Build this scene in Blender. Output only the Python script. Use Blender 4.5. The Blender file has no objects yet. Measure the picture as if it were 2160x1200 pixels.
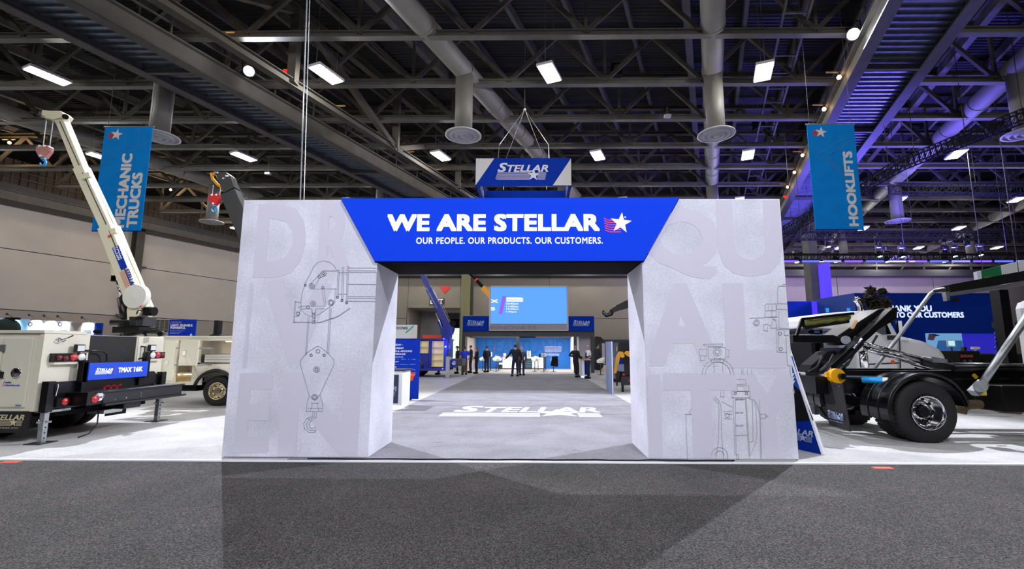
import bpy, math, random
from mathutils import Vector, Matrix
random.seed(7)
PI=math.pi
C=bpy.context.scene.collection
# ------------------------------------------------------------------ camera
EYE=Vector((0,0,1.62)); FPX=960.0; PX=1114.3; PY=608.05
_yw,_pt,_rl=0.0121,0.1326,0.0018
_r0=Vector((math.cos(_yw),math.sin(_yw),0)); _f0=Vector((-math.sin(_yw),math.cos(_yw),0)); _z=Vector((0,0,1))
FW=_f0*math.cos(_pt)+_z*math.sin(_pt); _u0=-_f0*math.sin(_pt)+_z*math.cos(_pt)
RT=_r0*math.cos(_rl)+_u0*math.sin(_rl); UP=-_r0*math.sin(_rl)+_u0*math.cos(_rl)
cd=bpy.data.cameras.new('camera'); cam=bpy.data.objects.new('camera',cd); C.objects.link(cam)
cd.sensor_width=36; cd.lens=FPX*36/2160; cd.shift_x=(1080-PX)/2160; cd.shift_y=(PY-600)/2160
cd.clip_start=0.05; cd.clip_end=400
M=Matrix.Identity(4)
for i in range(3): M[i][0]=RT[i]; M[i][1]=UP[i]; M[i][2]=-FW[i]; M[i][3]=EYE[i]
cam.matrix_world=M
sc=bpy.context.scene; sc.camera=cam
def ray(px,py): return FW+RT*((px-PX)/FPX)+UP*((PY-py)/FPX)
def W(px,py,Y):            # measured photo point -> place in the hall on the plane y=Y
    d=ray(px,py); return EYE+d*((Y-EYE.y)/d.y)
def G(px,py,z=0.0):        # measured photo point -> place on the level z
    d=ray(px,py); return EYE+d*((z-EYE.z)/d.z)
# ------------------------------------------------------------------ world, exposure
w=bpy.data.worlds.new('hall_ambient'); sc.world=w; w.use_nodes=True
w.node_tree.nodes['Background'].inputs[0].default_value=(0.5,0.52,0.6,1)
w.node_tree.nodes['Background'].inputs[1].default_value=0.02
sc.view_settings.view_transform='Standard'; sc.view_settings.look='None'
sc.view_settings.gamma=1; sc.view_settings.use_curve_mapping=False
sc.view_settings.exposure=0.0
HIGHBAY_W=345.0; SPOT_W=15000.0; FRONT_W=4000.0; FACADE_W=10500.0; STAGE_W=1500.0
K=0.3847                      # the roof runs at a slant to the aisle: x = x0 + K*y
# ------------------------------------------------------------------ materials
def lin(h):
    if isinstance(h,str):
        h=h.lstrip('#'); c=[int(h[i:i+2],16)/255 for i in (0,2,4)]
        return tuple((x/12.92 if x<=.04045 else ((x+.055)/1.055)**2.4) for x in c)
    return tuple(h)
MATS={}
def mat(name,col,rough=.6,metal=0,var=.0,scale=8,emit=None,estr=0,bump=0,bscale=60,col2=None,spec=None,coat=0,trans=0):
    if name in MATS: return MATS[name]
    m=bpy.data.materials.new(name); m.use_nodes=True; nt=m.node_tree; b=nt.nodes['Principled BSDF']
    c=lin(col); b.inputs['Base Color'].default_value=(*c,1)
    b.inputs['Roughness'].default_value=rough; b.inputs['Metallic'].default_value=metal
    if spec is not None: b.inputs['Specular IOR Level'].default_value=spec
    if coat: b.inputs['Coat Weight'].default_value=coat
    if trans: b.inputs['Transmission Weight'].default_value=trans
    if var or col2:
        tc=nt.nodes.new('ShaderNodeTexCoord'); n=nt.nodes.new('ShaderNodeTexNoise'); n.inputs['Scale'].default_value=scale; n.inputs['Detail'].default_value=5
        r=nt.nodes.new('ShaderNodeValToRGB')
        a=tuple(x*(1-var) for x in c); z=lin(col2) if col2 else tuple(min(1,x*(1+var)) for x in c)
        r.color_ramp.elements[0].color=(*a,1); r.color_ramp.elements[1].color=(*z,1)
        r.color_ramp.elements[0].position=.35; r.color_ramp.elements[1].position=.65
        nt.links.new(tc.outputs['Object'],n.inputs['Vector']); nt.links.new(n.outputs['Fac'],r.inputs['Fac']); nt.links.new(r.outputs['Color'],b.inputs['Base Color'])
    if bump:
        tc=nt.nodes.new('ShaderNodeTexCoord'); n=nt.nodes.new('ShaderNodeTexNoise'); n.inputs['Scale'].default_value=bscale; n.inputs['Detail'].default_value=3
        bp=nt.nodes.new('ShaderNodeBump'); bp.inputs['Strength'].default_value=bump; bp.inputs['Distance'].default_value=.01
        nt.links.new(tc.outputs['Object'],n.inputs['Vector']); nt.links.new(n.outputs['Fac'],bp.inputs['Height']); nt.links.new(bp.outputs['Normal'],b.inputs['Normal'])
    if emit is not None:
        b.inputs['Emission Color'].default_value=(*lin(emit),1); b.inputs['Emission Strength'].default_value=estr
    MATS[name]=m; return m
def spec_mat(name,base,dark,light,scale,rough=.95,wear=None,wscale=1.3,wth=.62,bump=.0):
    """speckled surface: fine voronoi/noise flecks between dark and light, with broad soft wear"""
    m=bpy.data.materials.new(name); m.use_nodes=True; nt=m.node_tree; b=nt.nodes['Principled BSDF']; L=nt.links.new
    b.inputs['Roughness'].default_value=rough; b.inputs['Specular IOR Level'].default_value=.15
    tc=nt.nodes.new('ShaderNodeTexCoord')
    n=nt.nodes.new('ShaderNodeTexNoise'); n.inputs['Scale'].default_value=scale; n.inputs['Detail'].default_value=2.5; n.inputs['Roughness'].default_value=.7
    r=nt.nodes.new('ShaderNodeValToRGB'); e=r.color_ramp.elements
    e[0].position=.36; e[0].color=(*lin(dark),1); e[1].position=.66; e[1].color=(*lin(light),1)
    k=e.new(.5); k.color=(*lin(base),1)
    L(tc.outputs['Object'],n.inputs['Vector']); L(n.outputs['Fac'],r.inputs['Fac'])
    n2=nt.nodes.new('ShaderNodeTexNoise'); n2.inputs['Scale'].default_value=wscale; n2.inputs['Detail'].default_value=4
    r2=nt.nodes.new('ShaderNodeValToRGB'); r2.color_ramp.elements[0].position=.3; r2.color_ramp.elements[1].position=.75
    r2.color_ramp.elements[0].color=(.8,.8,.8,1); r2.color_ramp.elements[1].color=(1.1,1.1,1.1,1)
    mx=nt.nodes.new('ShaderNodeMix'); mx.data_type='RGBA'; mx.blend_type='MULTIPLY'; mx.inputs[0].default_value=1
    L(tc.outputs['Object'],n2.inputs['Vector']); L(n2.outputs['Fac'],r2.inputs['Fac']); L(r.outputs['Color'],mx.inputs[6]); L(r2.outputs['Color'],mx.inputs[7])
    out=mx.outputs[2]
    if wear:     # scattered scuffs with a shape of their own
        mp=nt.nodes.new('ShaderNodeMapping'); mp.inputs['Scale'].default_value=(1.0,2.6,1.0)
        n3=nt.nodes.new('ShaderNodeTexNoise'); n3.inputs['Scale'].default_value=2.6; n3.inputs['Detail'].default_value=6; n3.inputs['Roughness'].default_value=.65
        r3=nt.nodes.new('ShaderNodeValToRGB'); r3.color_ramp.elements[0].position=wth; r3.color_ramp.elements[1].position=wth+.06
        r3.color_ramp.elements[0].color=(0,0,0,1); r3.color_ramp.elements[1].color=(.7,.7,.7,1)
        m3=nt.nodes.new('ShaderNodeMix'); m3.data_type='RGBA'; m3.inputs[7].default_value=(*lin(wear),1)
        L(tc.outputs['Object'],mp.inputs['Vector']); L(mp.outputs['Vector'],n3.inputs['Vector']); L(n3.outputs['Fac'],r3.inputs['Fac'])
        L(r3.outputs['Color'],m3.inputs[0]); L(out,m3.inputs[6]); out=m3.outputs[2]
    L(out,b.inputs['Base Color'])
    if bump:
        bp=nt.nodes.new('ShaderNodeBump'); bp.inputs['Strength'].default_value=bump; bp.inputs['Distance'].default_value=.01
        L(n.outputs['Fac'],bp.inputs['Height']); L(bp.outputs['Normal'],b.inputs['Normal'])
    MATS[name]=m; return m
def emis(name,col,s):
    c=lin(col); return mat(name,tuple(x*.15 for x in c),.6,0,emit=col,estr=s)
# ------------------------------------------------------------------ mesh builder
PW={}
_tc={}
def glyphs(body,shear=0.0,space=1.0):
    k=(body,shear,space)
    if k in _tc: return _tc[k]
    cu=bpy.data.curves.new('lettering_source','FONT'); cu.body=body; cu.size=1; cu.shear=shear; cu.space_character=space; cu.resolution_u=3
    cu.fill_mode='FRONT'; ob=bpy.data.objects.new('lettering_source',cu); C.objects.link(ob)
    dg=bpy.context.evaluated_depsgraph_get(); me=bpy.data.meshes.new_from_object(ob.evaluated_get(dg))
    vs=[(v.co.x,v.co.y) for v in me.vertices]; fs=[tuple(p.vertices) for p in me.polygons]
    bpy.data.objects.remove(ob); bpy.data.curves.remove(cu); bpy.data.meshes.remove(me)
    _tc[k]=(vs,fs); return _tc[k]
def frame(o,ux,uy):
    o=Vector(o); ux=Vector(ux).normalized(); uy=Vector(uy).normalized()
    return o,ux,uy
class MB:
    def __init__(s): s.v=[]; s.f=[]
    def add(s,vs,fs,m=None):
        b=len(s.v)
        s.v+=[Vector(v) if m is None else m@Vector(v) for v in vs]; s.f+=[tuple(i+b for i in f) for f in fs]; return s
    def box(s,c,d,m=None,rz=0):
        x,y,z=[k/2 for k in d]; c=Vector(c); R=Matrix.Rotation(rz,3,'Z')
        vs=[c+R@Vector((a*x,b*y,e*z)) for e in (-1,1) for b in (-1,1) for a in (-1,1)]
        return s.add(vs,[(0,2,3,1),(4,5,7,6),(0,1,5,4),(2,6,7,3),(0,4,6,2),(1,3,7,5)],m)
    def bb(s,x0,x1,y0,y1,z0,z1,m=None): return s.box(((x0+x1)/2,(y0+y1)/2,(z0+z1)/2),(x1-x0,y1-y0,z1-z0),m)
    def beam(s,p,q,w,h=None,up=(0,0,1)):
        h=h or w; p=Vector(p); q=Vector(q); d=(q-p).normalized(); up=Vector(up)
        if abs(d.dot(up))>.98: up=Vector((1,0,0))
        a=d.cross(up).normalized(); b=a.cross(d)
        vs=[P+a*(i*w/2)+b*(j*h/2) for P in (p,q) for j in (-1,1) for i in (-1,1)]
        return s.add(vs,[(0,2,3,1),(4,5,7,6),(0,1,5,4),(2,6,7,3),(0,4,6,2),(1,3,7,5)])
    def ibeam(s,p,q,w,h,t=.02,up=(0,0,1)):
        p=Vector(p); q=Vector(q); d=(q-p).normalized(); up=Vector(up)
        a=d.cross(up).normalized(); b=a.cross(d)
        s.beam(p+b*(h/2-t/2),q+b*(h/2-t/2),w,t,up); s.beam(p-b*(h/2-t/2),q-b*(h/2-t/2),w,t,up); s.beam(p,q,t,h-2*t,up); return s
    def cyl(s,p,q,r,r2=None,n=12,caps=True):
        r2=r if r2 is None else r2; p=Vector(p); q=Vector(q); d=(q-p).normalized()
        u=Vector((0,0,1)) if abs(d.z)<.9 else Vector((1,0,0)); a=d.cross(u).normalized(); b=d.cross(a)
        vs=[]
        for P,R in ((p,r),(q,r2)):
            for i in range(n): t=2*PI*i/n; vs.append(P+(a*math.cos(t)+b*math.sin(t))*R)
        fs=[(i,(i+1)%n,n+(i+1)%n,n+i) for i in range(n)]
        if caps: fs+=[tuple(range(n-1,-1,-1)),tuple(range(n,2*n))]
        return s.add(vs,fs)
    def tube(s,pts,r,n=8,caps=True):
        pts=[Vector(p) for p in pts]; rs=r if isinstance(r,(list,tuple)) else [r]*len(pts); vs=[]; fs=[]
        d=(pts[1]-pts[0]).normalized(); u=Vector((0,0,1)) if abs(d.z)<.9 else Vector((1,0,0)); a=d.cross(u).normalized()
        for i,p in enumerate(pts):
            if i==0: d=pts[1]-pts[0]
            elif i==len(pts)-1: d=pts[-1]-pts[-2]
            else: d=(pts[i+1]-p).normalized()+(p-pts[i-1]).normalized()
            d=d.normalized() if d.length>1e-9 else Vector((0,0,1))
            a=(a-d*a.dot(d)); a=a.normalized() if a.length>1e-6 else d.orthogonal().normalized(); b=d.cross(a)
            for k in range(n): t=2*PI*k/n; vs.append(p+(a*math.cos(t)+b*math.sin(t))*rs[i])
        for i in range(len(pts)-1):
            for k in range(n): fs.append((i*n+k,i*n+(k+1)%n,(i+1)*n+(k+1)%n,(i+1)*n+k))
        if caps: fs+=[tuple(range(n-1,-1,-1)),tuple(range((len(pts)-1)*n,len(pts)*n))]
        return s.add(vs,fs)
    def lathe(s,prof,o,axis=(0,0,1),n=24,closed=False):
        o=Vector(o); d=Vector(axis).normalized(); u=Vector((0,0,1)) if abs(d.z)<.9 else Vector((1,0,0)); a=d.cross(u).normalized(); b=d.cross(a)
        m=len(prof); vs=[o+d*h+(a*math.cos(2*PI*k/n)+b*math.sin(2*PI*k/n))*r for k in range(n) for (r,h) in prof]
        fs=[]
        for k in range(n):
            for j in range(m if closed else m-1):
                j2=(j+1)%m; k2=(k+1)%n; fs.append((k*m+j,k2*m+j,k2*m+j2,k*m+j2))
        return s.add(vs,fs)
    def sphere(s,c,r,n=12,m=8):
        r=r if isinstance(r,(tuple,list)) else (r,r,r); c=Vector(c); vs=[c+Vector((0,0,r[2]))]
        for i in range(1,m):
            t=PI*i/m
            for k in range(n): p=2*PI*k/n; vs.append(c+Vector((r[0]*math.sin(t)*math.cos(p),r[1]*math.sin(t)*math.sin(p),r[2]*math.cos(t))))
        vs.append(c-Vector((0,0,r[2]))); fs=[(0,1+k,1+(k+1)%n) for k in range(n)]
        for i in range(m-2):
            for k in range(n): a=1+i*n+k; b=1+i*n+(k+1)%n; fs.append((a,a+n,b+n,b))
        L=len(vs)-1; fs+=[(L,1+(m-2)*n+(k+1)%n,1+(m-2)*n+k) for k in range(n)]
        return s.add(vs,fs)
    def prism(s,pts,fr,t):        # polygon (u,v) in a frame, thickness t along ux x uy
        o,ux,uy=fr; nn=ux.cross(uy); n=len(pts)
        vs=[o+ux*u+uy*v for u,v in pts]+[o+ux*u+uy*v+nn*t for u,v in pts]
        fs=[tuple(range(n-1,-1,-1)),tuple(range(n,2*n))]+[(i,(i+1)%n,n+(i+1)%n,n+i) for i in range(n)]
        return s.add(vs,fs)
    def flat(s,pts,fr,lift=0.0):
        o,ux,uy=fr; nn=ux.cross(uy); return s.add([o+ux*u+uy*v+nn*lift for u,v in pts],[tuple(range(len(pts)))])
    def ribbon(s,pts,fr,wd,closed=False,lift=0.0):
        o,ux,uy=fr; nn=ux.cross(uy); P=[Vector(p) for p in pts]; n=len(P)
        for i in range(n if closed else n-1):
            a=P[i]; b=P[(i+1)%n]; d=b-a
            if d.length<1e-6: continue
            d.normalize(); q=Vector((-d.y,d.x))*wd/2; a=a-d*wd*.35; b=b+d*wd*.35
            s.add([o+ux*c.x+uy*c.y+nn*lift for c in (a-q,b-q,b+q,a+q)],[(0,1,2,3)])
        return s
    def ring(s,c,r,fr,wd,n=20,a0=0,a1=2*PI,lift=0.0):
        full=abs(a1-a0-2*PI)<1e-6
        return s.ribbon([(c[0]+r*math.cos(a0+(a1-a0)*i/n),c[1]+r*math.sin(a0+(a1-a0)*i/n)) for i in range(n if full else n+1)],fr,wd,full,lift)
    def text(s,body,fr,h=None,wd=None,at=(0,0),bold=.0,shear=0,space=1.0,lift=.004,align='l',caps=.72):
        vs,fs=glyphs(body,shear,space); o,ux,uy=fr; nn=ux.cross(uy)
        if not vs: return s
        if bold:      # heavier weight: overlaid shifted outlines
            b=bold*.8; base=vs; vs=[]; f0=fs; fs=[]; nb=len(base)
            for dx,dy in ((0,0),(b,b),(-b,b),(b,-b),(-b,-b),(b,0),(-b,0)):
                k=len(vs); vs=vs+[(p[0]+dx,p[1]+dy) for p in base]; fs=fs+[tuple(i+k for i in f) for f in f0]
        x0=min(v[0] for v in vs); x1=max(v[0] for v in vs); y0=min(v[1] for v in vs); y1=max(v[1] for v in vs)
        sy=h/(y1-y0); sx=wd/(x1-x0) if wd else sy
        ox=at[0]-(0 if align=='l' else (x1-x0)*sx/2 if align=='c' else (x1-x0)*sx)
        return s.add([o+ux*(ox+(v[0]-x0)*sx)+uy*(at[1]+(v[1]-y0)*sy)+nn*(lift+(.0004*(i//nb) if bold else 0)) for i,v in enumerate(vs)],fs)
    def star(s,c,r,fr,rot=0,lift=.004,ri=.4):
        pts=[(c[0]+(r if i%2==0 else r*ri)*math.cos(PI/2+rot+i*PI/5),c[1]+(r if i%2==0 else r*ri)*math.sin(PI/2+rot+i*PI/5)) for i in range(10)]
        o,ux,uy=fr; nn=ux.cross(uy); vs=[o+ux*u+uy*v+nn*lift for u,v in pts]+[o+ux*c[0]+uy*c[1]+nn*lift]
        return s.add(vs,[(i,(i+1)%10,10) for i in range(10)])
    def logo(s,fr,wd,at=(0,0),lift=.004,stripes=7,sub=False):     # slanted small-caps word over speed stripes and a star
        u=wd/1.0; ax,ay=at
        s.text('S',fr,h=.185*u,wd=.19*u,at=(ax+.03*u,ay+.148*u),bold=.03,shear=.25,lift=lift)
        s.text('TELLAR',fr,h=.14*u,wd=.79*u,at=(ax+.215*u,ay+.15*u),bold=.03,shear=.25,lift=lift)
        for i in range(stripes):
            t=.9/stripes; y=ay+(.132-.132*i/(stripes-1))*u; sh=.04*(1-i/(stripes-1))*u
            s.ribbon([(ax-.005*u+sh,y+.018*u),(ax+.012*u+sh,y+.004*u),(ax+.04*u+sh,y),(ax+.655*u+sh*.2,y)],fr,.0085*u,lift=lift)
            s.ribbon([(ax+.80*u,y),(ax+.945*u+sh*.6,y)],fr,.0085*u,lift=lift)
        s.star((ax+.725*u,ay+.085*u),.12*u,fr,-.06,lift=lift+.003)
        return s
    def build(s,name,m,parent=None,smooth=False,label=None,cat=None,group=None,kind=None,bevel=0):
        me=bpy.data.meshes.new(name)
        if parent is not None:
            inv=PW[parent.name].inverted(); vs=[inv@v for v in s.v]; base=Matrix.Identity(4)
        else:
            xs=[v.x for v in s.v]; ys=[v.y for v in s.v]; zs=[v.z for v in s.v]
            c=Vector(((min(xs)+max(xs))/2,(min(ys)+max(ys))/2,min(zs))); vs=[v-c for v in s.v]; base=Matrix.Translation(c)
        me.from_pydata(vs,[],s.f); me.update()
        if smooth:
            for p in me.polygons: p.use_smooth=True
        o=bpy.data.objects.new(name,me); C.objects.link(o); me.materials.append(m if not isinstance(m,str) else MATS[m])
        if parent is not None: o.parent=parent; PW[o.name]=PW[parent.name]
        else: o.matrix_world=base; PW[o.name]=base
        if bevel:
            b=o.modifiers.new('bevel','BEVEL'); b.width=bevel; b.segments=2; b.limit_method='ANGLE'
        if smooth=='auto':
            pass
        tag(o,label,cat,group,kind); return o
def tag(o,label=None,cat=None,group=None,kind=None):
    if label: o['label']=label
    if cat: o['category']=cat
    if group: o['group']=group
    if kind: o['kind']=kind
    return o
def thing(name,label,cat,loc=(0,0,0),rz=0,group=None,kind=None):
    o=bpy.data.objects.new(name,None); C.objects.link(o); o.empty_display_size=.2
    m=Matrix.Translation(Vector(loc))@Matrix.Rotation(rz,4,'Z'); o.location=loc; o.rotation_euler=(0,0,rz); PW[o.name]=m
    return tag(o,label,cat,group,kind)
def dup(o,m=None,parent=None,label=None,group=None):     # copy a thing with its parts; m = extra world transform
    c=o.copy(); C.objects.link(c)
    if parent is not None: c.parent=parent; PW[c.name]=PW[parent.name]
    else:
        mw=m@PW[o.name]; c.matrix_world=mw; PW[c.name]=mw
    if label: c['label']=label
    if group: c['group']=group
    for ch in o.children: dup(ch,None,c)
    return c
def box(name,m,parent,x0,x1,y0,y1,z0,z1,bevel=0,**k): return MB().bb(x0,x1,y0,y1,z0,z1).build(name,m,parent,bevel=bevel,**k)
X3=Vector((1,0,0)); Y3=Vector((0,1,0)); Z3=Vector((0,0,1))
ORD=['first','second','third','fourth','fifth','sixth','seventh','eighth','ninth','tenth','eleventh','twelfth','thirteenth','fourteenth','fifteenth','sixteenth']
# shared materials
spec_mat('aisle_carpet','#4a4845','#262523','#716f6d',85,.97,bump=.4)
spec_mat('white_booth_floor','#b3b2af','#aaa9a6','#bcbbb8',30,.55,wear='#b9b4ae',wth=.66)
spec_mat('grey_runner','#88878c','#7c7b80','#939297',60,.9,wear='#6d6c70',wth=.60)
spec_mat('arch_fabric','#dfdfe9','#d7d7e3','#e6e6ee',30,.85)
mat('arch_letter_print','#d2cfdb',.9); mat('line_print','#9fa6b6',.9); mat('line_print_green','#abb0ae',.9)
mat('sign_blue','#0036c8',.8,emit='#0040e8',estr=.28,spec=.2); mat('panel_blue','#0834b0',.8,var=.06,scale=3,spec=.15)
mat('deep_blue','#032a8c',.85,var=.05,scale=3,spec=.1); mat('banner_blue','#0a80d4',.9,var=.06,scale=2,spec=.1)
mat('print_white','#eef0f4',.7); mat('sign_white','#f5f5fa',.6,emit='#ffffff',estr=.45); mat('print_red','#d2304a',.7); mat('print_grey','#9fb0d0',.7); mat('print_faint','#2f7cbc',.8)
mat('black_soffit','#0b0b0e',.9,spec=.1); mat('roof_steel','#504e4b',.7,var=.12,scale=2); mat('roof_steel_olive','#433f38',.75,var=.12,scale=2)
mat('roof_deck','#15161c',.6,var=.2,scale=.6); mat('catwalk_deck','#6f7480',.35,.7,var=.2,scale=3)
mat('duct_paint','#696763',.6,var=.06,scale=1.5); mat('diffuser_paint','#b0aeb4',.5)
mat('steel_galv','#a8acae',.38,.8,var=.12,scale=14); mat('aluminium','#c9cbce',.3,.9); mat('chrome','#e6e6e8',.08,1); mat('stainless','#c8c2b4',.25,.9,var=.08,scale=5)
mat('black_paint','#08080a',.3,var=.1,scale=6); mat('black_matte','#0f0f11',.8,spec=.2); mat('black_rubber','#161617',.75,bump=.2,bscale=40); mat('charcoal','#2a2a2e',.55)
mat('truck_white','#d8d4c0',.28,coat=.4); mat('cab_white','#d4d4d6',.2,coat=.5); mat('crane_cream','#d8d2b4',.4); mat('lamp_red','#b01820',.2,coat=.6); mat('lamp_clear','#d6d6d8',.15)
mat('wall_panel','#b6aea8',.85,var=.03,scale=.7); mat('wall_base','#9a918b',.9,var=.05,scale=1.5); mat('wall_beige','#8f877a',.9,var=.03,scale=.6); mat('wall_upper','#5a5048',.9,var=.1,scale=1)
mat('yellow_paint','#e0a012',.4); mat('red_paint','#d01a14',.4); mat('orange_paint','#e04412',.45); mat('hook_blue','#1690d0',.4); mat('crane_blue','#0a1e86',.3,coat=.4); mat('glass_dark','#0c1116',.05,coat=.5)
emis('led_white','#f4f6ff',14); emis('bulb_warm','#ffc98a',30); emis('lamp_glow','#ffffff',45); emis('exit_red','#ff1a10',2.5)
# ================================================================== setting: floor, walls, roof
o=MB().bb(-70,75,-45,60,-.3,0).build('floor','aisle_carpet',kind='structure',label='dark speckled grey aisle carpet')
XR0,XR1=-3.58,2.86
MB().bb(-30,XR0,6.83,47,0,.018).build('floor','white_booth_floor',kind='structure',label='white floor of the stand on the mechanic truck side')
MB().bb(XR1,30,6.83,47,0,.018).build('floor','white_booth_floor',kind='structure',label='white floor of the stand on the hooklift side')
MB().bb(XR0,XR1,30.2,47,0,.018).build('floor','white_booth_floor',kind='structure',label='white floor inside the far pavilion')
# hall walls
HY=57.0
def xw(x0,y): return x0+K*y
wl=MB()
LX=-52.0
def lw(y,off=0): return Vector((xw(LX,y)+off,y,0))
dirw=Vector((K,1,0)).normalized(); nw=Vector((1,-K,0)).normalized()      # along the wall / into the hall
wall=thing('wall_left','long pale panelled hall wall behind the white trucks','wall',kind='structure'); del wall['category']
def wslab(name,m,y0,y1,z0,z1,t,parent,proud=0):
    a=lw(y0)+nw*proud; b=lw(y1)+nw*proud
    mb=MB(); vs=[a,b,b-nw*t,a-nw*t]; mb.add([v+Z3*z0 for v in vs]+[v+Z3*z1 for v in vs],[(3,2,1,0),(4,5,6,7),(0,1,5,4),(1,2,6,5),(2,3,7,6),(3,0,4,7)])
    return mb.build(name,m,parent)
ys=[-14,-2.5,9,18.5,29.4,40.3,51.2,57.5]
for i in range(len(ys)-1):
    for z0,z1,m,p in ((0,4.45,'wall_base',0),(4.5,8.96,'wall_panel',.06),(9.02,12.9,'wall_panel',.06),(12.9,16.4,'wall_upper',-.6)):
        wslab('wall_panel',m,ys[i]+.03,ys[i+1]-.03,z0,z1,.3,wall,p)
    cyy=ys[i+1] if i<len(ys)-2 else None
    if cyy:
        p=lw(cyy)+nw*.45
        MB().ibeam(p,p+Z3*13,.62,.8,.06,up=nw).build('column','roof_steel_olive',wall)
        for z in (4.5,9.0): MB().beam(p-dirw*.9+Z3*z-nw*.1,p+dirw*.9+Z3*z-nw*.1,.3,.16).build('rail_bracket','roof_steel',wall)
m=MB()
for i in range(150):
    p=lw(-10+i*.45)-nw*.56; m.beam(p+Z3*12.9,p+Z3*16.2,.12,.1,up=dirw)
m.build('wall_ribs','wall_upper',wall,kind='stuff')
# dark service gallery in front of the upper wall
gal=thing('service_gallery','dark steel service gallery with handrails along the pale panelled wall','gallery',lw(30)+nw*1.6+Z3*12.6)
a,b=lw(-14)+nw*1.2,lw(57)+nw*1.2
MB().beam(a+Z3*13.1,b+Z3*13.1,2.2,.5).build('gallery_deck','charcoal',gal)
MB().ibeam(a+Z3*12.5+nw*1.0,b+Z3*12.5+nw*1.0,.4,.7,.05).build('edge_beam','roof_steel',gal)
for zz in (13.9,14.4): MB().beam(a+Z3*zz+nw,b+Z3*zz+nw,.06).build('handrail','roof_steel_olive',gal)
for i in range(24):
    p=a.lerp(b,(i+.5)/24)+nw; MB().beam(p+Z3*13.3,p+Z3*14.45,.07).build('rail_post','roof_steel_olive',gal)
# back wall with the dock opening
bw=thing('wall_back','beige back wall of the hall with the dock opening','wall',kind='structure'); del bw['category']
DX0,DX1,DZ=W(858,700,HY).x,W(969,700,HY).x,W(900,649,HY).z
pan=[(-35,DX0,0,5.4),(-35,DX0,5.44,10.6),(DX0,DX1,DZ,10.6),(DX1,2,0,5.4),(DX1,2,5.44,10.6),(2,14,0,5.4),(2,14,5.44,10.6),(14,26,0,5.4),(14,26,5.44,10.6),(26,38.05,0,10.6),(38.1,50,0,10.6),(50.05,66,0,10.6)]
for x0,x1,z0,z1 in pan: box('wall_panel','wall_base' if z1<3 else 'wall_beige',bw,x0+.02,x1-.02,HY,HY+.4,z0,z1)
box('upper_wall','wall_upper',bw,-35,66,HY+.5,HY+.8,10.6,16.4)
box('ledge_beam','charcoal',bw,-35,66,HY-1.2,HY+.5,10.6,11.4)
box('ledge_rail','roof_steel',bw,-35,66,HY-1.3,HY-1.1,11.8,12.05)
for i in range(34):
    x=-33+i*2.9; MB().beam((x,HY-1,11.2),(x+(1.4 if i%2 else 0),HY-1,13.4),.14).build('brace','roof_steel',bw)
# dock recess
rec=thing('door_1','deep white lined dock opening with a glazed end','door',(DX0,HY,0),kind='structure'); del rec['category']
box('jamb','wall_panel',rec,DX0-.1,DX0,HY,HY+9,0,DZ); box('jamb','wall_panel',rec,DX1,DX1+.1,HY,HY+9,0,DZ)
box('soffit','wall_panel',rec,DX0,DX1,HY+.4,HY+9,DZ,DZ+.1); box('recess_wall','diffuser_paint',rec,DX0,DX0+3.4,HY+7,HY+9,0,DZ)
box('glazed_end',emis('daylight_panel','#dfe8dc',1.2),rec,DX0+3.4,DX1,HY+9,HY+9.1,0,4.6); box('transom','glass_dark',rec,DX0+3.4,DX1,HY+8.8,HY+9,4.6,5.9)
col=W(985,600,54.5)
t=thing('column','olive grey square building column beside the dock opening','column',(col.x,54.5,0))
box('shaft',mat('olive_col','#86855f',.8,var=.05),t,col.x-.62,col.x+.45,54.1,55.2,0,13); box('pipe_chase','roof_steel_olive',t,col.x+.48,col.x+.75,54.4,54.9,0,13)
# purple lit column at right
p0=W(1727,560,40)
t=thing('column','tall square building column lit purple, marked E 13','column',(p0.x,40,0))
box('shaft','roof_steel',t,p0.x-.75,p0.x+.0,40,41,0,13.5)
fr=frame((p0.x-.55,39.98,0),X3,Z3)
zz=W(1720,492,40).z
MB().text('E',fr,h=.55,at=(0.05,zz+.1)).text('13',fr,h=.5,at=(0,zz-.7)).build('lettering','black_matte',t)
box('violet_light_slab',mat('violet_glow','#5a46e0',.6,emit='#4a32ff',estr=.8),t,p0.x-.15,p0.x+.45,39.2,39.9,0,W(1727,555,39.2).z)  # glowing slab stands in for the purple light on the column
# roof deck
ceil=thing('ceiling','dark corrugated metal roof deck on steel purlins','ceiling',(0,20,15.9),kind='structure'); del ceil['category']
mb=MB()
N=480
for i in range(N):          # corrugation ribs run across the purlins
    y0=-44+i*(102/N); y1=y0+102/N
    za,zb=(16.0,16.05)
    vs=[(-70,y0,za),(75,y0,za),(75,y0+.06,zb),(-70,y0+.06,zb),(75,y1-.06,zb),(-70,y1-.06,zb),(75,y1,za),(-70,y1,za)]
    mb.add(vs,[(0,1,2,3),(3,2,4,5),(5,4,6,7)])
mb.build('deck','roof_deck',ceil)
for i in range(-18,19):
    x=i*2.46-.3; y0,y1=-15,57
    big=(i%5==0)
    MB().ibeam((xw(x,y0),y0,15.7 if not big else 15.35),(xw(x,y1),y1,15.7 if not big else 15.35),.16 if not big else .3,.42 if not big else .6,.03).build('purlin','roof_steel',ceil)
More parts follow.
